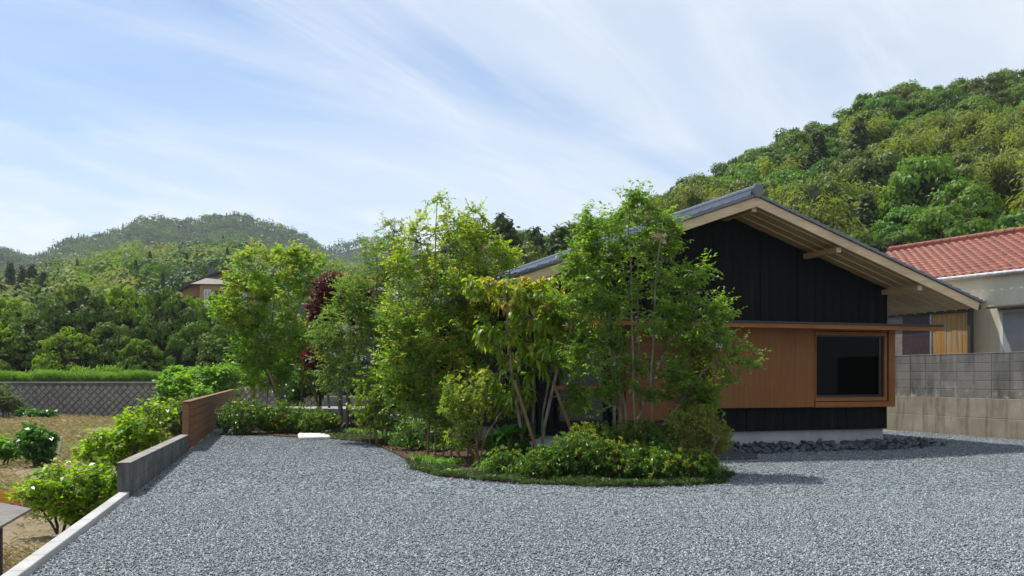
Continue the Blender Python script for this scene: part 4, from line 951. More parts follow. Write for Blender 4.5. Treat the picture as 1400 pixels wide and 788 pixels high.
# retaining wall of diamond blocks, lower left
RW = empty('retaining_wall', (-45, 58.0, 0), 0, label='grey diamond patterned block retaining wall below the grass bank', category='wall')
m = MB(); m.box(0, 38, 0.10, 0.40, -1.3, 1.00); m.build('backing', M['old_concrete'], RW)
m = MB(); s_ = 0.46; nrow = 9
for r_ in range(-1, nrow):
    for c_ in range(-1, 84):
        cx = c_ * s_ + (s_ / 2 if r_ % 2 else 0); cz = -1.15 + r_ * s_ / 2 + s_ / 2
        if cz > 0.90 or cx < 0 or cx > 38: continue
        h_ = s_ / 2 - 0.018; yb = 0.098; yf = 0.03
        V = [(cx, yb, cz - h_), (cx + h_, yb, cz), (cx, yb, cz + h_), (cx - h_, yb, cz)]; V += [(cx, yf, cz - h_ * 0.72), (cx + h_ * 0.72, yf, cz), (cx, yf, cz + h_ * 0.72), (cx - h_ * 0.72, yf, cz)]
        m.add(V, [(4, 5, 6, 7)] + [(i, (i + 1) % 4, 4 + (i + 1) % 4, 4 + i) for i in range(4)])
m.build('diamond_blocks', M['cap'], RW)
m = MB(); m.box(0, 38, 0.0, 0.42, 1.0, 1.09); m.build('coping', M['concrete'], RW, 0.01)

# kerb, low concrete wall, fence along the left of the gravel
kd = math.atan2(1.0, -0.245)                                   # direction of the kerb line
def along(y): return (kerb_x(y), y)
kx, ky = along(3.0); KB = empty('kerb', (kx, ky, 0), kd, label='pale concrete kerb along the left edge of the gravel', category='kerb')
cl = math.hypot(1, 0.245); klen = (10.94 - 3.0) * cl
m = MB(); x = 0.0
while x < klen - 0.05: m.box(x + 0.004, min(x + 0.598, klen) - 0.004, 0.0, 0.115, -1.25, 0.065); x += 0.6
m.build('kerb_stone', M['kerb'], KB, 0.006)
kx, ky = along(10.94); LW = empty('low_wall', (kx, ky, 0), kd, label='dark weathered concrete low wall between kerb and wooden fence', category='wall')
wl_ = (17.75 - 10.94) * cl
m = MB(); m.prism([(0.003, -1.25), (wl_, -1.25), (wl_, 0.30), (0.003, 0.395)], 'y', 0.0, 0.135); m.build('concrete_body', M['old_concrete'], LW, 0.006)
m = MB(); q = 0.0
while q < wl_ - 0.05:
    e = min(q + 0.398, wl_); t0, t1 = 0.395 - 0.095 * q / wl_, 0.395 - 0.095 * e / wl_
    m.prism([(q + 0.003, -0.05), (e - 0.004, -0.05), (e - 0.004, 0.178), (q + 0.003, 0.178)], 'y', -0.008, -0.001)
    m.prism([(q + 0.003, 0.185), (e - 0.004, 0.185), (e - 0.004, t1 - 0.002), (q + 0.003, t0 - 0.002)], 'y', -0.008, -0.001); q += 0.4
m.build('blocks', M['old_concrete'], LW, 0.003)
m = MB(); m.prism([(-0.004, 0.3965), (wl_ + 0.0, 0.3015), (wl_ + 0.0, 0.312), (-0.004, 0.407)], 'y', -0.012, 0.142); m.build('coping', M['cap'], LW, 0.003)
kx, ky = along(17.72); FE = empty('wooden_fence', (kx, ky, 0), kd, label='reddish brown fence of wide horizontal boards with a thick end post', category='fence')
for i in range(6):
    m = MB(); z0 = 0.03 + i * 0.148; m.box(0.09, 17.4, -0.025 - 0.001 * (i % 2), 0.005, z0, z0 + 0.137); m.build('board', M['fence'], FE, 0.004)
    m = MB(); m.box(0.09, 17.4, 0.085, 0.115, z0, z0 + 0.137); m.build('board', M['fence'], FE, 0.004)
m = MB(); m.box(0.0, 0.088, -0.012, 0.102, -1.0, 0.905); m.build('post', M['fence'], FE, 0.005)
for q in (2.2, 4.4, 6.6, 8.8, 11.0, 13.2, 15.4, 17.3): m = MB(); m.box(q, q + 0.08, 0.006, 0.084, -1.0, 0.90); m.build('post', M['fence'], FE)
m = MB(); m.box(-0.01, 17.42, -0.03, 0.12, 0.92, 0.94); m.build('top_rail', M['fence'], FE, 0.004)

# planting bed and garden stones
bed = [G(*p) for p in [(318, 595), (360, 596), (400, 599), (450, 601), (500, 605), (522, 613), (542, 622), (562, 633), (560, 642), (600, 652), (660, 658), (720, 662), (800, 665), (860, 667), (930, 665), (985, 661), (1001, 652), (985, 640), (968, 630)]]
bed += [np.array([2.6, 16.6, 0]), np.array([0.45, 16.9, 0]), np.array([-4.2, 31.0, 0]), np.array([-9.2, 33, 0])]
flat_poly('planting_bed', [(p[0], p[1]) for p in bed], 0.03, M['soil'], thick=0.028)
def slab(name, pts, z0, z1, mat, label, cat):
    c = np.mean(pts, axis=0); m = MB(); m.prism([(p[0] - c[0], p[1] - c[1]) for p in pts], 'z', z0, z1); o = m.build(name, mat, None, 0.02, label=label, category=cat); o.location = (c[0], c[1], 0); return o
slab('stepping_stone', [G(407, 597.5), G(409, 602), G(452, 601), G(451, 599), G(437, 594), G(410, 593.5)], 0.0, 0.07, M['white_stone'], 'large rough white stepping stone at the gravel edge', 'stone')
slab('stepping_stone', [G(439, 593), G(437, 591), G(452, 590.6), G(455, 592.5)], 0.0, 0.06, M['white_stone'], 'small white stone behind the large stepping stone', 'stone')
TB = empty('garden_bench', (-6.9, 25.2, 0), R(4), label='long low grey stone bench behind the clipped shrubs', category='bench')
m = MB(); m.box(0, 3.1, 0, 1.9, 0.42, 0.54); m.build('top', M['concrete'], TB, 0.01)
for xx in (0.2, 2.5): m = MB(); m.box(xx, xx + 0.4, 0.2, 1.7, 0.0, 0.42); m.build('leg', M['old_concrete'], TB)
BW2 = empty('block_screen', (-5.75, 28.6, 0), R(2), label='low wall of grey blocks behind the stone bench', category='wall')
m = MB()
for r_ in range(4):
    for c_ in range(5): m.box(c_ * 0.4 + 0.005, c_ * 0.4 + 0.395, 0, 0.15, r_ * 0.205, r_ * 0.205 + 0.197)
m.build('blocks', M['grey_metal'], BW2, 0.006)

# ================================================================== THE GARDEN
LM['g_right'] = leaf_mat('leaf_right_tree', [(0.0670, 0.1242, 0.0130), (0.1134, 0.1836, 0.0216), (0.0864, 0.1512, 0.0162)], 0.36, 0.42, 0.3)
LM['g_right_tip'] = leaf_mat('leaf_right_tree_young', [(0.1080, 0.1870, 0.0250), (0.1560, 0.2310, 0.0350)], 0.4, 0.4, 0.4)
LM['g_mid'] = leaf_mat('leaf_tall_tree', [(0.0743, 0.1418, 0.0162), (0.1148, 0.1957, 0.0216), (0.1350, 0.2160, 0.0270)], 0.35, 0.45, 0.35)
LM['g_mid_tip'] = leaf_mat('leaf_tall_tree_young', [(0.1800, 0.2400, 0.0264), (0.2280, 0.2760, 0.0360), (0.2640, 0.2640, 0.0540)], 0.42, 0.45, 0.35)
LM['g_feather'] = leaf_mat('leaf_feathery', [(0.0875, 0.1552, 0.0280), (0.1375, 0.2070, 0.0380)], 0.35, 0.5, 0.3)
LM['g_orange'] = leaf_mat('leaf_orange_tip', [(0.27, 0.17, 0.045), (0.30, 0.22, 0.07), (0.25, 0.12, 0.04)], 0.4, 0.5, 0.3)
LM['g_pale'] = leaf_mat('leaf_maple_green', [(0.0972, 0.1782, 0.0173), (0.1490, 0.2376, 0.0216), (0.1166, 0.2020, 0.0194)], 0.4, 0.45, 0.35)
LM['g_pale_tip'] = leaf_mat('leaf_maple_tip', [(0.1610, 0.2300, 0.0253), (0.2300, 0.2185, 0.0322), (0.1495, 0.2300, 0.0253)], 0.4, 0.45, 0.35)
LM['g_red'] = leaf_mat('leaf_red_maple', [(0.0360, 0.0068, 0.0140), (0.0680, 0.0119, 0.0200), (0.0960, 0.0213, 0.0280)], 0.3, 0.45, 0.35, 0, (1.6, 0.7, 0.6))
LM['g_long'] = leaf_mat('leaf_long_green', [(0.1150, 0.1840, 0.0230), (0.1725, 0.2415, 0.0287), (0.0920, 0.1610, 0.0207)], 0.38, 0.35, 0.45)
LM['g_long_y'] = leaf_mat('leaf_long_yellow', [(0.2300, 0.2530, 0.0287), (0.2875, 0.2760, 0.0460), (0.1840, 0.2300, 0.0253)], 0.42, 0.38, 0.4)
LM['g_long_o'] = leaf_mat('leaf_long_orange', [(0.30, 0.17, 0.05), (0.33, 0.24, 0.08), (0.28, 0.14, 0.06)], 0.42, 0.4, 0.35)
LM['g_lime'] = leaf_mat('leaf_lime_shrub', [(0.1495, 0.2185, 0.0287), (0.2185, 0.2760, 0.0517), (0.1150, 0.1840, 0.0230)], 0.38, 0.4, 0.4)
LM['g_azalea'] = leaf_mat('leaf_azalea', [(0.0345, 0.0857, 0.0135), (0.0633, 0.1348, 0.0180), (0.0863, 0.1593, 0.0225)], 0.28, 0.38, 0.45)
LM['g_azalea_tip'] = leaf_mat('leaf_azalea_tip', [(0.10, 0.17, 0.018), (0.13, 0.19, 0.022), (0.15, 0.18, 0.022), (0.24, 0.14, 0.03)], 0.35, 0.4, 0.4)
LM['g_olive'] = leaf_mat('leaf_olive_twiggy', [(0.1105, 0.1365, 0.0195), (0.1690, 0.1820, 0.0286), (0.2210, 0.2080, 0.0390)], 0.3, 0.45, 0.35)
LM['g_big'] = leaf_mat('leaf_big_dark', [(0.035, 0.095, 0.015), (0.055, 0.13, 0.02)], 0.35, 0.35, 0.45)
LM['g_persimmon'] = leaf_mat('leaf_glossy_yellow', [(0.1100, 0.1870, 0.0132), (0.1650, 0.2420, 0.0165), (0.2090, 0.2750, 0.0220)], 0.42, 0.32, 0.5)
LM['g_dkbush'] = leaf_mat('leaf_dark_bush', [(0.035, 0.10, 0.018), (0.06, 0.14, 0.024)], 0.3, 0.35, 0.45)
LM['g_kudzu'] = leaf_mat('leaf_vine', [(0.0683, 0.1575, 0.0189), (0.1050, 0.2100, 0.0263), (0.1365, 0.2310, 0.0315)], 0.38, 0.45, 0.35)
LM['g_grey'] = leaf_mat('leaf_greyish_bush', [(0.06, 0.085, 0.03), (0.09, 0.115, 0.045)], 0.3, 0.55, 0.3)
LM['g_lily'] = leaf_mat('leaf_strap', [(0.06, 0.14, 0.018), (0.10, 0.19, 0.024), (0.13, 0.22, 0.03)], 0.38, 0.4, 0.4)
LM['g_hosta'] = leaf_mat('leaf_lime_rosette', [(0.22, 0.27, 0.03), (0.27, 0.30, 0.05)], 0.38, 0.4, 0.4)
LM['g_cover'] = leaf_mat('leaf_ground_cover', [(0.0176, 0.0400, 0.0112), (0.0320, 0.0624, 0.0160), (0.0440, 0.0760, 0.0200)], 0.25, 0.5, 0.3)
LM['grass'] = leaf_mat('grass_blade', [(0.0690, 0.1380, 0.0253), (0.1092, 0.1840, 0.0368), (0.1265, 0.1955, 0.0517)], 0.35, 0.55, 0.3)
LM['grass_dry'] = leaf_mat('grass_dry', [(0.2860, 0.2275, 0.1235), (0.3380, 0.2795, 0.1625), (0.2080, 0.1690, 0.0975), (0.1560, 0.1690, 0.0650)], 0.25, 0.7, 0.2, 0, (1.1, 1.05, 0.7))

def base_at(px, d, z=0.0): return np.array([(px - 700) / F * d, d, z])
def garden(name, label, cat, d, bases, targets, clumps, n, lm, bark, seed, depth_r=0.9, z0=0.0, **k):
    rg = np.random.default_rng(seed); pts = clump_points(clumps, d, depth_r, n, rg)
    pts = pts[pts[:, 2] > z0 + 0.06]
    bs = [base_at(bx, d + (bd if bd else 0), z0) for bx, bd in bases]; c0 = np.mean(bs, axis=0); c0[2] = z0
    stems = []
    for i, t in enumerate(targets):
        b_ = bs[i % len(bs)]; tt = W(t[0], t[1], d + (t[2] if len(t) > 2 else rg.uniform(-0.4, 0.4)))
        stems.append(stem_to(b_, tt, rg))
    return plant(name, label, cat, c0, stems, pts, lm, bark, seed=seed, **k)

# right hand tree
garden('garden_tree', 'bright green fine leaved multi stemmed tree in front of the black gable', 'tree', 13.6,
       [(862, 0.1), (871, -0.1), (880, 0.15), (892, 0), (850, 0.2)], [(800, 310), (858, 285), (872, 272), (905, 315), (950, 420), (825, 420), (1000, 470)],
       [(870, 285, 26, 22), (872, 268, 14, 8), (905, 318, 30, 28), (832, 318, 42, 36), (800, 300, 10, 18), (796, 345, 24, 34), (862, 362, 66, 36), (925, 395, 34, 26), (800, 400, 44, 44), (872, 430, 74, 40), (953, 372, 20, 18, -0.4), (945, 455, 55, 32), (1000, 482, 30, 16, -0.4), (1030, 503, 16, 7, -0.4), (820, 490, 48, 40), (955, 512, 50, 30), (900, 520, 52, 34), (985, 425, 22, 18), (835, 545, 30, 25), (960, 545, 25, 18)],
       560, [LM['g_right'], LM['g_right_tip']], M['bark_grey'], 101, 0.85, twigs=5, twl=0.25, nleaf=9, L=0.066, Wd=0.033, droop=0.15, r0=0.0027, topmat=0.55)
# tall yellow green tree in the middle
garden('garden_tree', 'tallest yellow green tree with thin upright shoots in the middle of the planting', 'tree', 16.0,
       [(585, 0.2), (596, -0.1), (606, 0.1), (616, 0), (630, -0.2), (640, 0.3)], [(598, 268), (570, 300), (640, 292), (660, 330), (545, 400), (690, 345), (620, 330)],
       [(600, 285, 16, 24), (645, 298, 22, 14), (572, 312, 18, 26), (622, 328, 40, 32), (560, 352, 32, 32), (662, 335, 28, 22), (602, 375, 66, 36), (560, 425, 50, 40), (640, 405, 44, 40), (602, 455, 74, 46), (562, 500, 46, 40), (622, 512, 55, 38), (650, 462, 36, 36), (690, 350, 18, 16), (600, 545, 45, 25), (545, 470, 30, 40), (685, 385, 22, 14), (650, 375, 22, 14), (575, 562, 34, 20), (620, 572, 30, 18), (540, 530, 26, 24)],
       680, [LM['g_mid'], LM['g_mid_tip']], M['bark_brown'], 102, 1.0, twigs=5, twl=0.26, nleaf=9, L=0.068, Wd=0.036, droop=0.1, r0=0.0027, topmat=0.75)
# feathery tree
garden('garden_tree', 'feathery grey green tree with orange tips left of the tallest tree', 'tree', 20.0,
       [(512, 0), (524, 0.3), (535, -0.2)], [(540, 312), (515, 345), (480, 420), (560, 370)],
       [(540, 315, 14, 20), (515, 352, 24, 32), (500, 402, 36, 32), (478, 440, 42, 32), (522, 450, 40, 38), (460, 482, 28, 28), (502, 500, 46, 34), (545, 385, 24, 28), (540, 355, 14, 10), (440, 455, 22, 22), (455, 520, 24, 20), (540, 430, 30, 34), (480, 395, 20, 18)],
       480, [LM['g_feather'], LM['g_feather'], LM['g_orange']], M['bark_grey'], 103, 1.1, twigs=4, twl=0.34, nleaf=12, L=0.065, Wd=0.03, droop=0.15, r0=0.003, topmat=0.5)
# left pale maple like tree
garden('garden_tree', 'broad yellow green multi stemmed tree with orange tips behind the clipped hedge', 'tree', 25.0,
       [(350, 0.4), (366, 0), (380, -0.3), (394, 0.2), (410, 0)], [(345, 340), (385, 345), (430, 355), (320, 430), (440, 400), (365, 400)],
       [(352, 348, 20, 14), (388, 352, 26, 14), (424, 360, 18, 14), (345, 395, 34, 24), (392, 395, 42, 28), (335, 432, 36, 26), (385, 442, 44, 32), (340, 480, 28, 32), (395, 490, 36, 34), (362, 512, 40, 24), (330, 352, 8, 12), (408, 344, 8, 10), (448, 385, 12, 12), (312, 420, 16, 18), (430, 470, 20, 24), (318, 385, 12, 10)],
       370, [LM['g_pale'], LM['g_pale_tip']], M['bark_grey'], 104, 1.3, twigs=5, twl=0.34, nleaf=9, L=0.105, Wd=0.06, droop=0.15, r0=0.0036, topmat=0.45)
garden('red_maple', 'dark red maple between the pale green tree and the feathery tree', 'tree', 23.6,
       [(468, 0), (474, 0.3)], [(450, 385), (480, 395), (440, 430)],
       [(454, 395, 26, 20), (482, 400, 24, 16), (440, 430, 18, 22), (500, 408, 18, 12), (470, 425, 22, 16), (432, 492, 15, 14), (460, 502, 15, 8), (455, 465, 14, 12), (500, 440, 12, 10)],
       330, [LM['g_red']], M['bark_grey'], 105, 0.9, twigs=4, twl=0.26, nleaf=8, L=0.10, Wd=0.07, droop=0.3, r0=0.005)
garden('shrub', 'dark green shrub in the shade under the red maple', 'shrub', 30.0, [(440, 0), (455, 0)], [(430, 510), (470, 520)],
       [(425, 515, 34, 30), (465, 522, 34, 28), (450, 480, 30, 30), (500, 520, 34, 28), (400, 530, 28, 26), (540, 515, 30, 30), (480, 460, 40, 26)], 380, [LM['g_azalea'], LM['g_pale']], M['bark_dark'], 106, 1.2, twigs=4, twl=0.3, nleaf=8, L=0.12, Wd=0.07, topmat=0.3)
# long leaved tree
garden('garden_tree', 'small tree with long drooping yellow and orange leaves before the black wall', 'tree', 14.6,
       [(722, 0), (730, 0.15), (737, -0.1), (746, 0.1)], [(690, 400), (740, 400), (800, 395), (775, 450), (700, 480)],
       [(702, 402, 28, 18), (682, 392, 16, 10), (732, 430, 42, 30), (690, 462, 26, 22), (782, 430, 38, 32), (762, 482, 42, 30), (720, 500, 34, 20), (800, 388, 28, 16), (742, 398, 28, 16), (666, 438, 10, 8), (668, 455, 12, 10), (810, 460, 24, 24), (790, 350, 20, 10), (790, 545, 12, 14), (700, 540, 24, 16), (652, 392, 18, 12), (675, 515, 12, 12)],
       300, [LM['g_long'], LM['g_long_y'], LM['g_long_o']], M['bark_grey'], 107, 0.8, twigs=2, twl=0.12, nleaf=10, L=0.17, Wd=0.045, droop=0.0, mode='strap', r0=0.0036, topmat=0.75, spread=0.6)
garden('shrub', 'lime green small leaved shrub right of the tallest tree', 'shrub', 14.7, [(652, 0), (648, 0.1), (656, -0.1)], [(640, 530), (665, 535), (690, 560)],
       [(650, 530, 42, 22), (622, 540, 18, 14), (668, 552, 26, 18), (690, 562, 12, 8), (640, 570, 22, 16), (662, 595, 18, 16), (615, 560, 16, 14), (630, 600, 18, 16)], 230, [LM['g_lime'], LM['g_hosta']], M['bark_brown'], 108, 0.5, twigs=3, twl=0.12, nleaf=9, L=0.055, Wd=0.022, droop=0.0, mode='whorl', r0=0.003, topmat=0.3)
garden('shrub', 'yellow green bushy shrub behind the strap leaved plants left of the tallest tree', 'shrub', 19.0, [(515, 0), (525, 0.2), (506, 0.1)], [(515, 525), (535, 545), (500, 550)],
       [(515, 530, 28, 22), (498, 556, 20, 18), (536, 556, 24, 22), (510, 575, 26, 14), (545, 580, 16, 12), (520, 510, 16, 14)], 230, [LM['g_lime'], LM['g_pale']], M['bark_brown'], 109, 0.6, twigs=3, twl=0.16, nleaf=9, L=0.06, Wd=0.028, droop=0.0, mode='whorl', r0=0.003, topmat=0.4)
def clipped(px, py, rx, ry, d, label, seed, n=150, lm=('g_azalea', 'g_azalea_tip'), L=0.05, Wd=0.021, top=0.32, twl=0.15, nleaf=9, tw=4, depth=0.6, group=None, name='shrub'):
    return garden(name, label, 'shrub', d, [(px - 6, 0), (px + 6, 0.1), (px, -0.1)], [(px - rx * 0.5, py), (px + rx * 0.5, py), (px, py - ry * 0.4)],
                  [(px, py, rx, ry), (px - rx * 0.4, py + ry * 0.2, rx * 0.6, ry * 0.7), (px + rx * 0.4, py + ry * 0.15, rx * 0.6, ry * 0.7)], n, [LM[a] for a in lm], M['bark_dark'], seed, depth, twigs=tw, twl=twl, nleaf=nleaf, L=L, Wd=Wd, droop=-0.1, mode='whorl', r0=0.0025, topmat=top, group=group)
clipped(332, 570, 34, 24, 22.6, 'clipped azalea against the end of the wooden fence', 111, 260, L=0.06, Wd=0.026)
clipped(388, 571, 36, 21, 22.9, 'clipped azalea in the middle of the hedge behind the gravel', 112, 280, L=0.06, Wd=0.026)
clipped(436, 577, 27, 16, 22.6, 'clipped azalea at the white stone end of the hedge', 113, 200, L=0.06, Wd=0.026)
clipped(748, 637, 34, 22, 12.75, 'low glossy shrub at the foot of the long leaved tree', 114, 200)
clipped(792, 623, 42, 28, 12.75, 'low glossy shrub with orange flecks left of the right hand tree', 115, 280)
clipped(845, 631, 42, 28, 12.75, 'low glossy shrub at the foot of the right hand tree', 116, 280)
clipped(902, 637, 42, 26, 12.6, 'low glossy shrub right of the right hand tree stems', 117, 260)
clipped(948, 641, 30, 22, 12.6, 'low green shrub at the right tip of the planting', 118, 180)
clipped(822, 604, 46, 26, 13.5, 'taller glossy shrub behind the low mounds under the right hand tree', 131, 220)
clipped(885, 606, 36, 26, 13.4, 'taller glossy shrub between the right hand tree and the twiggy olive shrub', 132, 200)
clipped(690, 636, 26, 18, 13.3, 'small loose glossy shrub left of the low mounds', 133, 110)
garden('shrub', 'twiggy olive shrub at the right end of the planting before the porch step', 'shrub', 13.3, [(940, 0), (950, 0.1), (960, -0.1), (932, 0.1)], [(930, 575), (955, 565), (985, 580), (915, 600)],
       [(948, 585, 42, 28), (972, 600, 26, 26), (925, 605, 26, 20), (960, 565, 20, 10)], 420, [LM['g_olive'], LM['g_lime']], M['bark_brown'], 119, 0.5, twigs=4, twl=0.10, nleaf=10, L=0.034, Wd=0.015, droop=-0.1, mode='whorl', r0=0.0022, topmat=0.35, up=0.3)
garden('leafy_plant', 'big leaved dark plant in the shade left of the long leaved tree', 'plant', 14.6, [(705, 0), (712, 0.1)], [(700, 600), (715, 590)],
       [(702, 606, 26, 16), (690, 620, 20, 12), (715, 595, 12, 10)], 30, [LM['g_big']], M['bark_brown'], 120, 0.4, twigs=1, twl=0.1, nleaf=6, L=0.24, Wd=0.17, droop=0.2, mode='whorl', r0=0.006)
garden('shrub', 'dark leaved shrub in front of the veranda window', 'shrub', 17.6, [(575, 0), (590, 0.2)], [(560, 590), (600, 585)],
       [(580, 590, 32, 18), (555, 600, 24, 14), (610, 600, 20, 14)], 120, [LM['g_azalea'], LM['g_feather']], M['bark_dark'], 121, 0.6, twigs=3, twl=0.15, nleaf=8, L=0.06, Wd=0.025, mode='whorl', topmat=0.4)

# strap leaved clumps, each a plant
def strap_clump(px, py, lm, nl, Lc, label, seed, group, wdt=0.016, name='strap_leaved_plant', up_=1.0):
    rg = np.random.default_rng(seed); b_ = G(px, py); P = b_ + rg.normal(0, 0.035, (nl, 3)) * np.array([1, 1, 0]); P[:, 2] = 0.02
    an = rg.uniform(0, 6.28, nl); D = np.stack([np.cos(an) * 0.55, np.sin(an) * 0.55, np.full(nl, up_) * rg.uniform(0.6, 1.2, nl)], 1); N = np.array([0, 0, 1.0]) + rg.normal(0, 0.2, (nl, 3))
    V, Q, T = longleaf(P, D, N, Lc * rg.uniform(0.6, 1.15, nl), wdt * rg.uniform(0.8, 1.2, nl), 0.75, 0.4)
    o = link(name, np_mesh(name, V - b_, Q, T, [LM[lm]]), None, label=label, category='plant', group=group); o.location = b_
for i, (px, py) in enumerate([(482, 596), (494, 597), (506, 596), (518, 599), (530, 604), (545, 612), (556, 607), (568, 612), (578, 617), (588, 611), (560, 618), (598, 620)]):
    strap_clump(px, py, 'g_lily', 80, 0.40, 'bright green strap leaved clump in the row left of the tallest tree', 200 + i, 'strap leaved clumps left of the tallest tree')
for i, (px, py) in enumerate([(584, 636), (596, 640), (608, 642), (572, 634), (622, 640)]):
    strap_clump(px, py, 'g_lily', 90, 0.34, 'strap leaved clump at the foot of the tallest tree', 220 + i, 'strap leaved clumps under the tallest tree')
for i, (px, py) in enumerate([(662, 648), (680, 650), (694, 653), (715, 651), (730, 655), (674, 643), (748, 655)]):
    strap_clump(px, py, 'g_lily', 34, 0.42, 'loose strap leaved clump below the long leaved tree', 230 + i, 'strap leaved clumps under the long leaved tree', 0.02)
for i, (px, py) in enumerate([(955, 656), (970, 657), (942, 655), (985, 654)]):
    strap_clump(px, py, 'g_lily', 60, 0.40, 'strap leaved clump at the right tip of the planting', 240 + i, 'strap leaved clumps at the right tip')
for i, (px, py) in enumerate([(624, 648), (640, 649)]):
    strap_clump(px, py, 'g_hosta', 36, 0.17, ['yellow rosette plant nearest the tallest tree', 'yellow rosette plant nearest the lime shrub'][i], 250 + i, 'yellow rosettes', 0.045, 'rosette_plant', 0.5)
for i, (px, py) in enumerate([(432, 590), (420, 590)]):
    strap_clump(px, py, 'g_pale', 20, 0.2, ['round leaved pale plant nearest the small white stone', 'round leaved pale plant left of the white stones'][i], 255 + i, 'pale plants by the stones', 0.11, 'leafy_plant', 0.6)

# ground cover mat along the front edge of the bed
def edge_points(poly, width, n, rg):
    P = []; seg = [np.linalg.norm(poly[i + 1] - poly[i]) for i in range(len(poly) - 1)]; tot = sum(seg)
    for i in range(len(poly) - 1):
        k = int(n * seg[i] / tot); t = rg.uniform(0, 1, (k, 1)); p = poly[i] + (poly[i + 1] - poly[i]) * t
        d = (poly[i + 1] - poly[i]) / max(seg[i], 1e-6); nrm = np.array([-d[1], d[0], 0]); off = rg.uniform(-0.05, 1, (k, 1)) ** 1.0 * width
        off += 0.04 * np.sin(p[:, :1] * 9 + p[:, 1:2] * 7); P.append(p + nrm * off)
    return np.concatenate(P)
rg = np.random.default_rng(31)
for poly, wdt, n in (([G(*p) for p in [(560, 640), (580, 648), (600, 653), (660, 659), (720, 663), (800, 666), (860, 668), (930, 666), (985, 662), (1003, 652)]], 0.5, 20000), ([G(*p) for p in [(440, 597), (460, 601), (500, 605), (522, 612)]], 1.6, 9000)):
    P = edge_points(poly, wdt, n, rg); P[:, 2] = 0.02 + 0.05 * rg.uniform(0, 1, len(P)) + 0.03 * np.sin(P[:, 0] * 5) * np.sin(P[:, 1] * 6)
    an = rg.uniform(0, 6.28, len(P)); D = np.stack([np.cos(an), np.sin(an), rg.uniform(0.1, 1.0, len(P))], 1)
    V, Q = leafquads(P, D, np.array([0, 0, 1.0]) + rg.normal(0, 0.4, P.shape), rg.uniform(0.03, 0.07, len(P)), rg.uniform(0.008, 0.016, len(P)))
    link('ground_cover', np_mesh('ground_cover', V, Q, None, [LM['g_cover']]), None, kind='stuff', label='dark green ground cover mat along the edge of the planting' if n > 15000 else 'dark green ground cover mat beside the white stones', category='ground cover')
# bark chips and fallen leaves on the soil
P = np.stack([rg.uniform(-6, 3.2, 9000), rg.uniform(12.2, 24, 9000), np.full(9000, 0.036)], 1)
bx = np.array([p[0] for p in bed]); by = np.array([p[1] for p in bed])
ins = np.zeros(len(P), bool); j = len(bx) - 1
for i in range(len(bx)):
    c_ = ((by[i] > P[:, 1]) != (by[j] > P[:, 1])) & (P[:, 0] < (bx[j] - bx[i]) * (P[:, 1] - by[i]) / (by[j] - by[i] + 1e-9) + bx[i]); ins ^= c_; j = i
P = P[ins]; an = rg.uniform(0, 6.28, len(P)); V, Q = leafquads(P, np.stack([np.cos(an), np.sin(an), rg.normal(0.1, 0.2, len(P))], 1), np.array([0, 0, 1.0]) + rg.normal(0, 0.4, P.shape), rg.uniform(0.03, 0.08, len(P)), rg.uniform(0.015, 0.03, len(P)))
LM['chips'] = leaf_mat('bark_chip', [(0.07, 0.04, 0.025), (0.16, 0.085, 0.045), (0.10, 0.06, 0.035), (0.22, 0.13, 0.06)], 0.0, 0.9, 0.15)
link('bark_chips', np_mesh('bark_chips', V, Q, None, [LM['chips']]), None, kind='stuff', label='brown bark chips and dead leaves on the planting bed', category='mulch')

n = 420; yy = rng.uniform(7, 21, n); xx = rng.uniform(-0.3, 0.32, n) * yy + rng.normal(0, 0.3, n); P = np.stack([xx, yy, np.full(n, 0.022)], 1)
wgt = np.exp(-((yy - 12.3) / 3.0) ** 2) > rng.uniform(0, 1, n); P = P[wgt]
an = rng.uniform(0, 6.28, len(P)); V, Q = leafquads(P, np.stack([np.cos(an), np.sin(an), rng.normal(0.05, 0.1, len(P))], 1), np.array([0, 0, 1.0]) + rng.normal(0, 0.3, P.shape), rng.uniform(0.03, 0.06, len(P)), rng.uniform(0.015, 0.03, len(P)))
link('fallen_leaves', np_mesh('fallen_leaves', V, Q, None, [LM['chips']]), None, kind='stuff', label='few brown fallen leaves scattered over the gravel', category='leaves')

# support stakes and cut stumps
def stake(a, b_, d, r, label, d2=None):
    p, q = np.array(base_at(a[0], d)), W(b_[0], b_[1], d2 or d); m = MB(); dq = q - p; m.tube([tuple(-dq * 0.03), tuple(dq * 0.5), tuple(dq)], [r * 1.02, r, r * 0.97], 10)
    o = m.build('stake', M['stake'], None, smooth=False, label=label, category='stake', group='wooden tree stakes'); o.location = p
stake((398, 0), (368, 508), 24.2, 0.04, 'leaning wooden stake at the left foot of the broad pale tree')
stake((446, 0), (421, 513), 25.5, 0.04, 'leaning wooden stake left of the red maple stems')
stake((453, 0), (446, 520), 25.9, 0.035, 'upright wooden stake beside the red maple stems')
stake((652, 0), (604, 545), 15.3, 0.032, 'brown leaning stake under the tallest tree')
stake((742, 0), (703, 520), 14.2, 0.026, 'leaning stake behind the long leaved tree')
stake((800, 0), (756, 522), 14.4, 0.028, 'leaning stake between the long leaved tree and the right hand tree')
stake((880, 0), (828, 512), 14.0, 0.034, 'thick leaning stake at the right hand tree stems')
for px, d_, lb in ((703, 13.9, 'small pale cut post in the ground cover below the long leaved tree'), (602, 14.9, 'small pale cut post at the foot of the tallest tree')):
    p = base_at(px, d_); m = MB(); m.tube([(0, 0, 0), (0, 0, 0.17)], 0.055, 12); o = m.build('cut_post', M['stake'], None, label=lb, category='post'); o.location = p

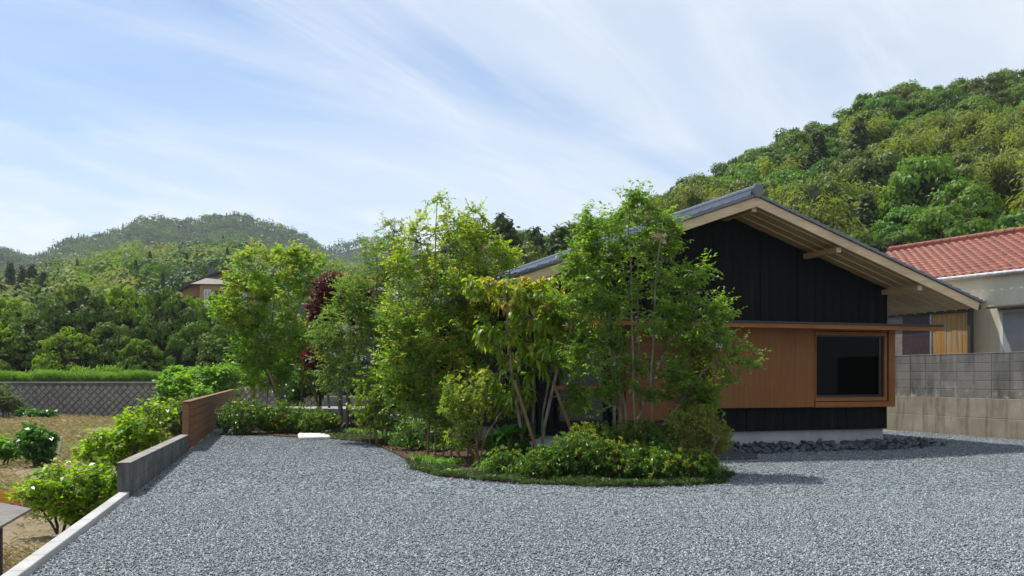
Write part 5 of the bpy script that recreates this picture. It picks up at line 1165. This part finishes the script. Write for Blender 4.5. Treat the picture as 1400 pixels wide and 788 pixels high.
# ================================================================== LOWER FIELD, LEFT
ZF = -1.1
garden('young_tree', 'nearest young tree with glossy yellow green leaves beside the kerb', 'tree', 14.9, [(78, 0), (86, 0.1), (92, -0.1)], [(60, 660), (105, 645), (140, 670), (40, 680)],
       [(60, 668, 34, 20), (100, 655, 42, 24), (132, 685, 32, 22), (88, 690, 42, 18), (145, 655, 22, 20), (40, 678, 16, 12), (110, 700, 24, 12)], 165, [LM['g_persimmon'], LM['g_kudzu']], M['bark_dark'], 301, 0.9, z0=ZF, twigs=3, twl=0.22, nleaf=7, L=0.105, Wd=0.06, droop=0.2, r0=0.005, topmat=0.2)
garden('young_tree', 'young tree with glossy yellow green leaves behind the low concrete wall', 'tree', 19.0, [(165, 0), (172, 0.2), (158, 0.1)], [(150, 600), (190, 575), (215, 560)],
       [(150, 605, 34, 22), (190, 582, 32, 22), (214, 562, 20, 13), (132, 622, 26, 18), (176, 622, 34, 24), (206, 600, 20, 22), (190, 650, 30, 20), (130, 645, 22, 16)], 220, [LM['g_persimmon'], LM['g_kudzu']], M['bark_dark'], 302, 1.1, z0=ZF, twigs=3, twl=0.26, nleaf=7, L=0.115, Wd=0.066, droop=0.2, r0=0.005, topmat=0.2)
garden('bush', 'round dark green bush standing on the dry field', 'bush', 26.0, [(48, 0), (52, 0.1)], [(40, 600), (56, 598)],
       [(48, 606, 22, 20), (40, 596, 14, 12), (58, 600, 14, 12), (50, 622, 20, 10)], 170, [LM['g_dkbush']], M['bark_dark'], 303, 0.5, z0=ZF, twigs=3, twl=0.22, nleaf=6, L=0.15, Wd=0.10, droop=0.2)
garden('bush', 'pale green bush at the left photo edge on the dry field', 'bush', 26.5, [(4, 0), (10, 0.1)], [(0, 610), (14, 606)],
       [(6, 614, 18, 14), (-10, 610, 18, 16), (14, 622, 10, 8)], 110, [LM['g_kudzu']], M['bark_dark'], 304, 0.5, z0=ZF, twigs=3, twl=0.22, nleaf=6, L=0.12, Wd=0.07)
garden('bush', 'greyish bush against the diamond block wall at left', 'bush', 55.5, [(4, 0), (12, 0.2)], [(0, 540), (14, 540)],
       [(4, 545, 22, 18), (16, 555, 14, 12), (-12, 545, 16, 20)], 160, [LM['g_grey']], M['bark_dark'], 305, 0.9, z0=ZF, twigs=4, twl=0.4, nleaf=8, L=0.16, Wd=0.06)
for i, (px, py, rx, ry, d_, lb) in enumerate([(40, 566, 14, 5, 55, 'low green weed clump at the foot of the diamond wall, left'), (66, 567, 8, 4, 55.4, 'low green weed clump at the foot of the diamond wall, right')]):
    clipped(px, py, rx, ry, d_, lb, 306 + i, 60, ('g_kudzu', 'g_dkbush'), 0.25, 0.16, 0.3, 0.3, 6, 2, 0.5, name='weed') if False else garden('weed', lb, 'weed', d_, [(px, 0)], [(px, py)], [(px, py, rx, ry)], 40, [LM['g_dkbush']], M['bark_dark'], 306 + i, 0.5, z0=ZF, twigs=2, twl=0.3, nleaf=6, L=0.26, Wd=0.16)
for i, (cl_, d_, lb, lm) in enumerate([
    ([(242, 530, 24, 18), (228, 545, 18, 14), (262, 545, 24, 16), (240, 555, 20, 12)], 42, 'olive green vine covered bush left of the wooden fence', 'g_kudzu'),
    ([(285, 520, 30, 16), (310, 512, 24, 14), (300, 535, 26, 14)], 46, 'broad bright green vine bush behind the wooden fence', 'g_kudzu'),
    ([(260, 515, 22, 10), (240, 512, 14, 8)], 54, 'bright vine bush spilling over the end of the diamond wall', 'g_kudzu'),
    ([(245, 580, 14, 20), (222, 575, 14, 14), (250, 560, 12, 14)], 26, 'pale grassy bush between the low wall and the fence', 'g_grey')]):
    px = cl_[0][0]; garden('vine_bush', lb, 'bush', d_, [(px, 0), (px + 10, 0.3)], [(c[0], c[1]) for c in cl_], cl_, 200, [LM[lm], LM['g_pale']], M['bark_dark'], 320 + i, 1.0, z0=ZF, twigs=3, twl=0.35, nleaf=6, L=0.20 if lm == 'g_kudzu' else 0.16, Wd=0.15 if lm == 'g_kudzu' else 0.03, droop=0.3, topmat=0.3)
# grass: on the bank (green) and on the field (dry), pampas like tufts on the bank
def blades(P, h, wd, rg, lean=0.35):
    n = len(P); an = rg.uniform(0, 6.28, n); D = np.stack([np.cos(an) * lean, np.sin(an) * lean, np.ones(n)], 1) + np.array([0.18, 0, 0])
    N = np.stack([np.cos(an + 1.6), np.sin(an + 1.6), np.full(n, 0.3)], 1); return longleaf(P, D, N, h, wd, 0.5, 0.2)
rg = np.random.default_rng(41); n = 48000
P = np.stack([rg.uniform(-48, -14, n), 58.2 + rg.uniform(0, 1, n) ** 1.5 * 4.5, np.full(n, 1.05)], 1)
V, Q, T = blades(P, rg.uniform(0.7, 1.45, n) * (1 + 0.22 * np.sin(P[:, 0] * 1.7) * np.sin(P[:, 0] * 0.43 + P[:, 1])), rg.uniform(0.03, 0.06, n), rg, 0.55)
link('tall_grass', np_mesh('tall_grass', V, Q, T, [LM['grass']]), None, kind='stuff', label='tall green grass along the top of the diamond block wall', category='grass')
for i, (px, h_) in enumerate([(42, 1.5), (104, 1.9), (112, 1.7), (140, 2.0), (150, 1.9), (128, 1.6), (60, 1.5), (85, 1.5)]):
    p = W(px, 500, 61.5); p[2] = 1.1; n = 70; PP = p + rg.normal(0, 0.22, (n, 3)) * np.array([1, 0.6, 0]); V, Q, T = blades(PP, h_ * rg.uniform(0.6, 1.1, n), rg.uniform(0.04, 0.07, n), rg, 0.22)
    o = link('reed_tuft', np_mesh('reed_tuft', V - p, Q, T, [LM['grass']]), None, label='tall pale reed tuft rising above the bank grass', category='grass tuft', group='reed tufts on the bank'); o.location = p
n = 60000; dd = 9 + 48.5 * rg.uniform(0, 1, n) ** 1.25; aa = rg.uniform(-0.62, -0.28, n)
P = np.stack([aa * dd, dd, np.zeros(n)], 1); P = P[P[:, 0] < np.array([kerb_x(y) for y in P[:, 1]]) - 0.25]; P[:, 2] = field_z(P[:, 0], P[:, 1]) - 0.01
keep = (np.sin(P[:, 0] * 0.8 + 1.7 * np.sin(P[:, 1] * 0.31)) + np.sin(P[:, 1] * 0.7) + rg.normal(0, 0.7, len(P))) > -0.6; P = P[keep]
sc = 1 + P[:, 1] / 40; V, Q, T = blades(P, rg.uniform(0.08, 0.26, len(P)) * sc, rg.uniform(0.008, 0.016, len(P)) * sc * 1.3, rg, 1.0)
link('dry_grass', np_mesh('dry_grass', V, Q, T, [LM['grass_dry']]), None, kind='stuff', label='dry straw coloured grass over the lower field', category='grass')
n = 5000; P = np.stack([rg.uniform(-0.56, -0.30, n), 20 + 36 * rg.uniform(0, 1, n), np.zeros(n)], 1); P[:, 0] *= P[:, 1]; P[:, 2] = field_z(P[:, 0], P[:, 1])
P = P[(np.sin(P[:, 0] * 1.1) + np.sin(P[:, 1] * 0.9 + P[:, 0])) > 0.9]; P = P[P[:, 0] < np.array([kerb_x(y) for y in P[:, 1]]) - 0.3]
V, Q, T = blades(P, rg.uniform(0.15, 0.4, len(P)), rg.uniform(0.02, 0.05, len(P)), rg, 0.8)
link('green_weeds', np_mesh('green_weeds', V, Q, T, [LM['grass']]), None, kind='stuff', label='patches of low green weeds on the dry field', category='weeds')
# things lying on the field
tp = [W(-95, 684, 11.7), W(0, 688, 11.3), W(43, 697, 10.8), W(0, 722, 9.5), W(-110, 760, 8.0)]; c0 = np.mean(tp, axis=0)
TBL = empty('board_table', (c0[0], c0[1], -0.11), 0, label='weathered grey plywood board on a black post at the left edge', category='table')
m = MB(); m.prism([(p[0] - c0[0], p[1] - c0[1]) for p in tp], 'z', -0.03, 0.0); m.build('board', M['old_ply'], TBL, 0.004)
m = MB(); q = W(1, 722, 9.75) - c0; m.tube([(q[0], q[1], -1.05), (q[0], q[1], -0.03)], 0.02, 8); m.build('post', M['dark_trim'], TBL)
m = MB(); q = W(-80, 700, 11.0) - c0; m.tube([(q[0], q[1], -1.05), (q[0], q[1], -0.03)], 0.02, 8); m.build('post', M['dark_trim'], TBL)
p = W(3, 692, 18.2); CRT = empty('crate', (p[0], p[1], -1.08), R(12), label='orange slatted crate on the field behind the plywood board', category='crate')
m = MB(); m.box(-0.26, 0.26, -0.18, 0.18, 0.0, 0.02)
for z_ in (0.03, 0.11, 0.19):
    m.box(-0.26, 0.26, -0.18, -0.165, z_, z_ + 0.055); m.box(-0.26, 0.26, 0.165, 0.18, z_, z_ + 0.055); m.box(-0.26, -0.245, -0.165, 0.165, z_, z_ + 0.055); m.box(0.245, 0.26, -0.165, 0.165, z_, z_ + 0.055)
for sx in (-0.25, 0.25):
    for sy in (-0.172, 0.172): m.box(sx - 0.014, sx + 0.014, sy - 0.012, sy + 0.012, 0, 0.25)
m.build('box', M['orange_crate'], CRT)
p = W(46, 692, 17.6); rr = np.random.default_rng(9); m = MB()
for k in range(16):
    a = rr.uniform(0, 6.28); r_ = rr.uniform(0.05, 0.42); q0 = Vector((r_ * math.cos(a) * 1.2, r_ * math.sin(a) * 0.5, 0.02)); m.tube([q0, q0 + Vector((rr.normal(0, 0.12), rr.normal(0, 0.08), 0.08)), q0 + Vector((rr.normal(0, 0.2), rr.normal(0, 0.1), 0.04))], 0.035, 7)
o = m.build('cloth_heap', M['red_net'], None, smooth=True, label='dull red net heaped on the field beside the orange crate', category='net'); o.location = (p[0], p[1], -1.09)
p = base_at(77, 28, ZF); q = W(84, 597, 28); m = MB(); dq = Vector(q - p); m.tube([(0, 0, -0.05), tuple(dq)], 0.028, 8); o = m.build('white_stake', M['white_paint'], None, label='white leaning stake beside the round dark bush', category='stake'); o.location = p

# ================================================================== LOOSE GRAVEL (real stones over the near part)
rg = np.random.default_rng(51)
def stones(n, y0, y1, s0, s1, z):
    yy = np.sqrt(rg.uniform(y0 * y0, y1 * y1, n)); xx = rg.uniform(-0.58, 0.72, n) * yy
    ok = (xx > kerb_x(yy) + 0.02)
    P = np.stack([xx, yy, np.full(n, z)], 1)[ok]
    ins = np.zeros(len(P), bool); j = len(bx) - 1
    for i in range(len(bx)):
        ins ^= ((by[i] > P[:, 1]) != (by[j] > P[:, 1])) & (P[:, 0] < (bx[j] - bx[i]) * (P[:, 1] - by[i]) / (by[j] - by[i] + 1e-9) + bx[i]); j = i
    wx = 9.996 + 0.333 * (24.7 - P[:, 1]); P = P[(~ins) & (P[:, 0] < wx - 0.05)]
    lx = (P[:, 0] - 7.76) * math.cos(TH) + (P[:, 1] - 19.4) * math.sin(TH); ly = -(P[:, 0] - 7.76) * math.sin(TH) + (P[:, 1] - 19.4) * math.cos(TH)
    P = P[~((lx < 0.05) & (lx > -7.8) & (ly > -0.1)) & ~((lx > -6.6) & (lx < -4.5) & (ly > -2.3))]; k = len(P)
    base = np.array([[1, 0, 0], [0, 1, 0], [-1, 0, 0], [0, -1, 0], [0, 0, 0.8], [0, 0, -0.6]], float)
    V = base[None] * (1 + rg.uniform(-0.35, 0.25, (k, 6, 1))) + rg.normal(0, 0.14, (k, 6, 3))
    an = rg.uniform(0, 6.28, k); ca, sa = np.cos(an), np.sin(an); X = V[..., 0] * ca[:, None] - V[..., 1] * sa[:, None]; Yv = V[..., 0] * sa[:, None] + V[..., 1] * ca[:, None]
    ti = rg.normal(0, 0.5, (k, 1)); Zv = V[..., 2]; Y2 = Yv * np.cos(ti) - Zv * np.sin(ti); Z2 = Yv * np.sin(ti) + Zv * np.cos(ti)
    s = rg.uniform(s0, s1, (k, 1, 1)); V = np.stack([X, Y2, Z2], -1) * s + P[:, None] + np.array([0, 0, 1.0]) * rg.uniform(0, 0.010, (k, 1, 1))
    T0 = np.array([[0, 1, 4], [1, 2, 4], [2, 3, 4], [3, 0, 4], [1, 0, 5], [2, 1, 5], [3, 2, 5], [0, 3, 5]])
    T = (np.arange(k) * 6)[:, None, None] + T0[None]; return V.reshape(-1, 3), T.reshape(-1, 3)
V1, T1 = stones(230000, 5.6, 11.0, 0.0068, 0.0138, 0.003); V2, T2 = stones(150000, 11.0, 24.0, 0.0088, 0.0165, 0.003)
link('gravel_stones', np_mesh('gravel_stones', np.concatenate([V1, V2]), None, np.concatenate([T1, T2 + len(V1)]), [M['chip']]), None, kind='stuff', label='loose grey crushed gravel covering the parking yard', category='gravel')
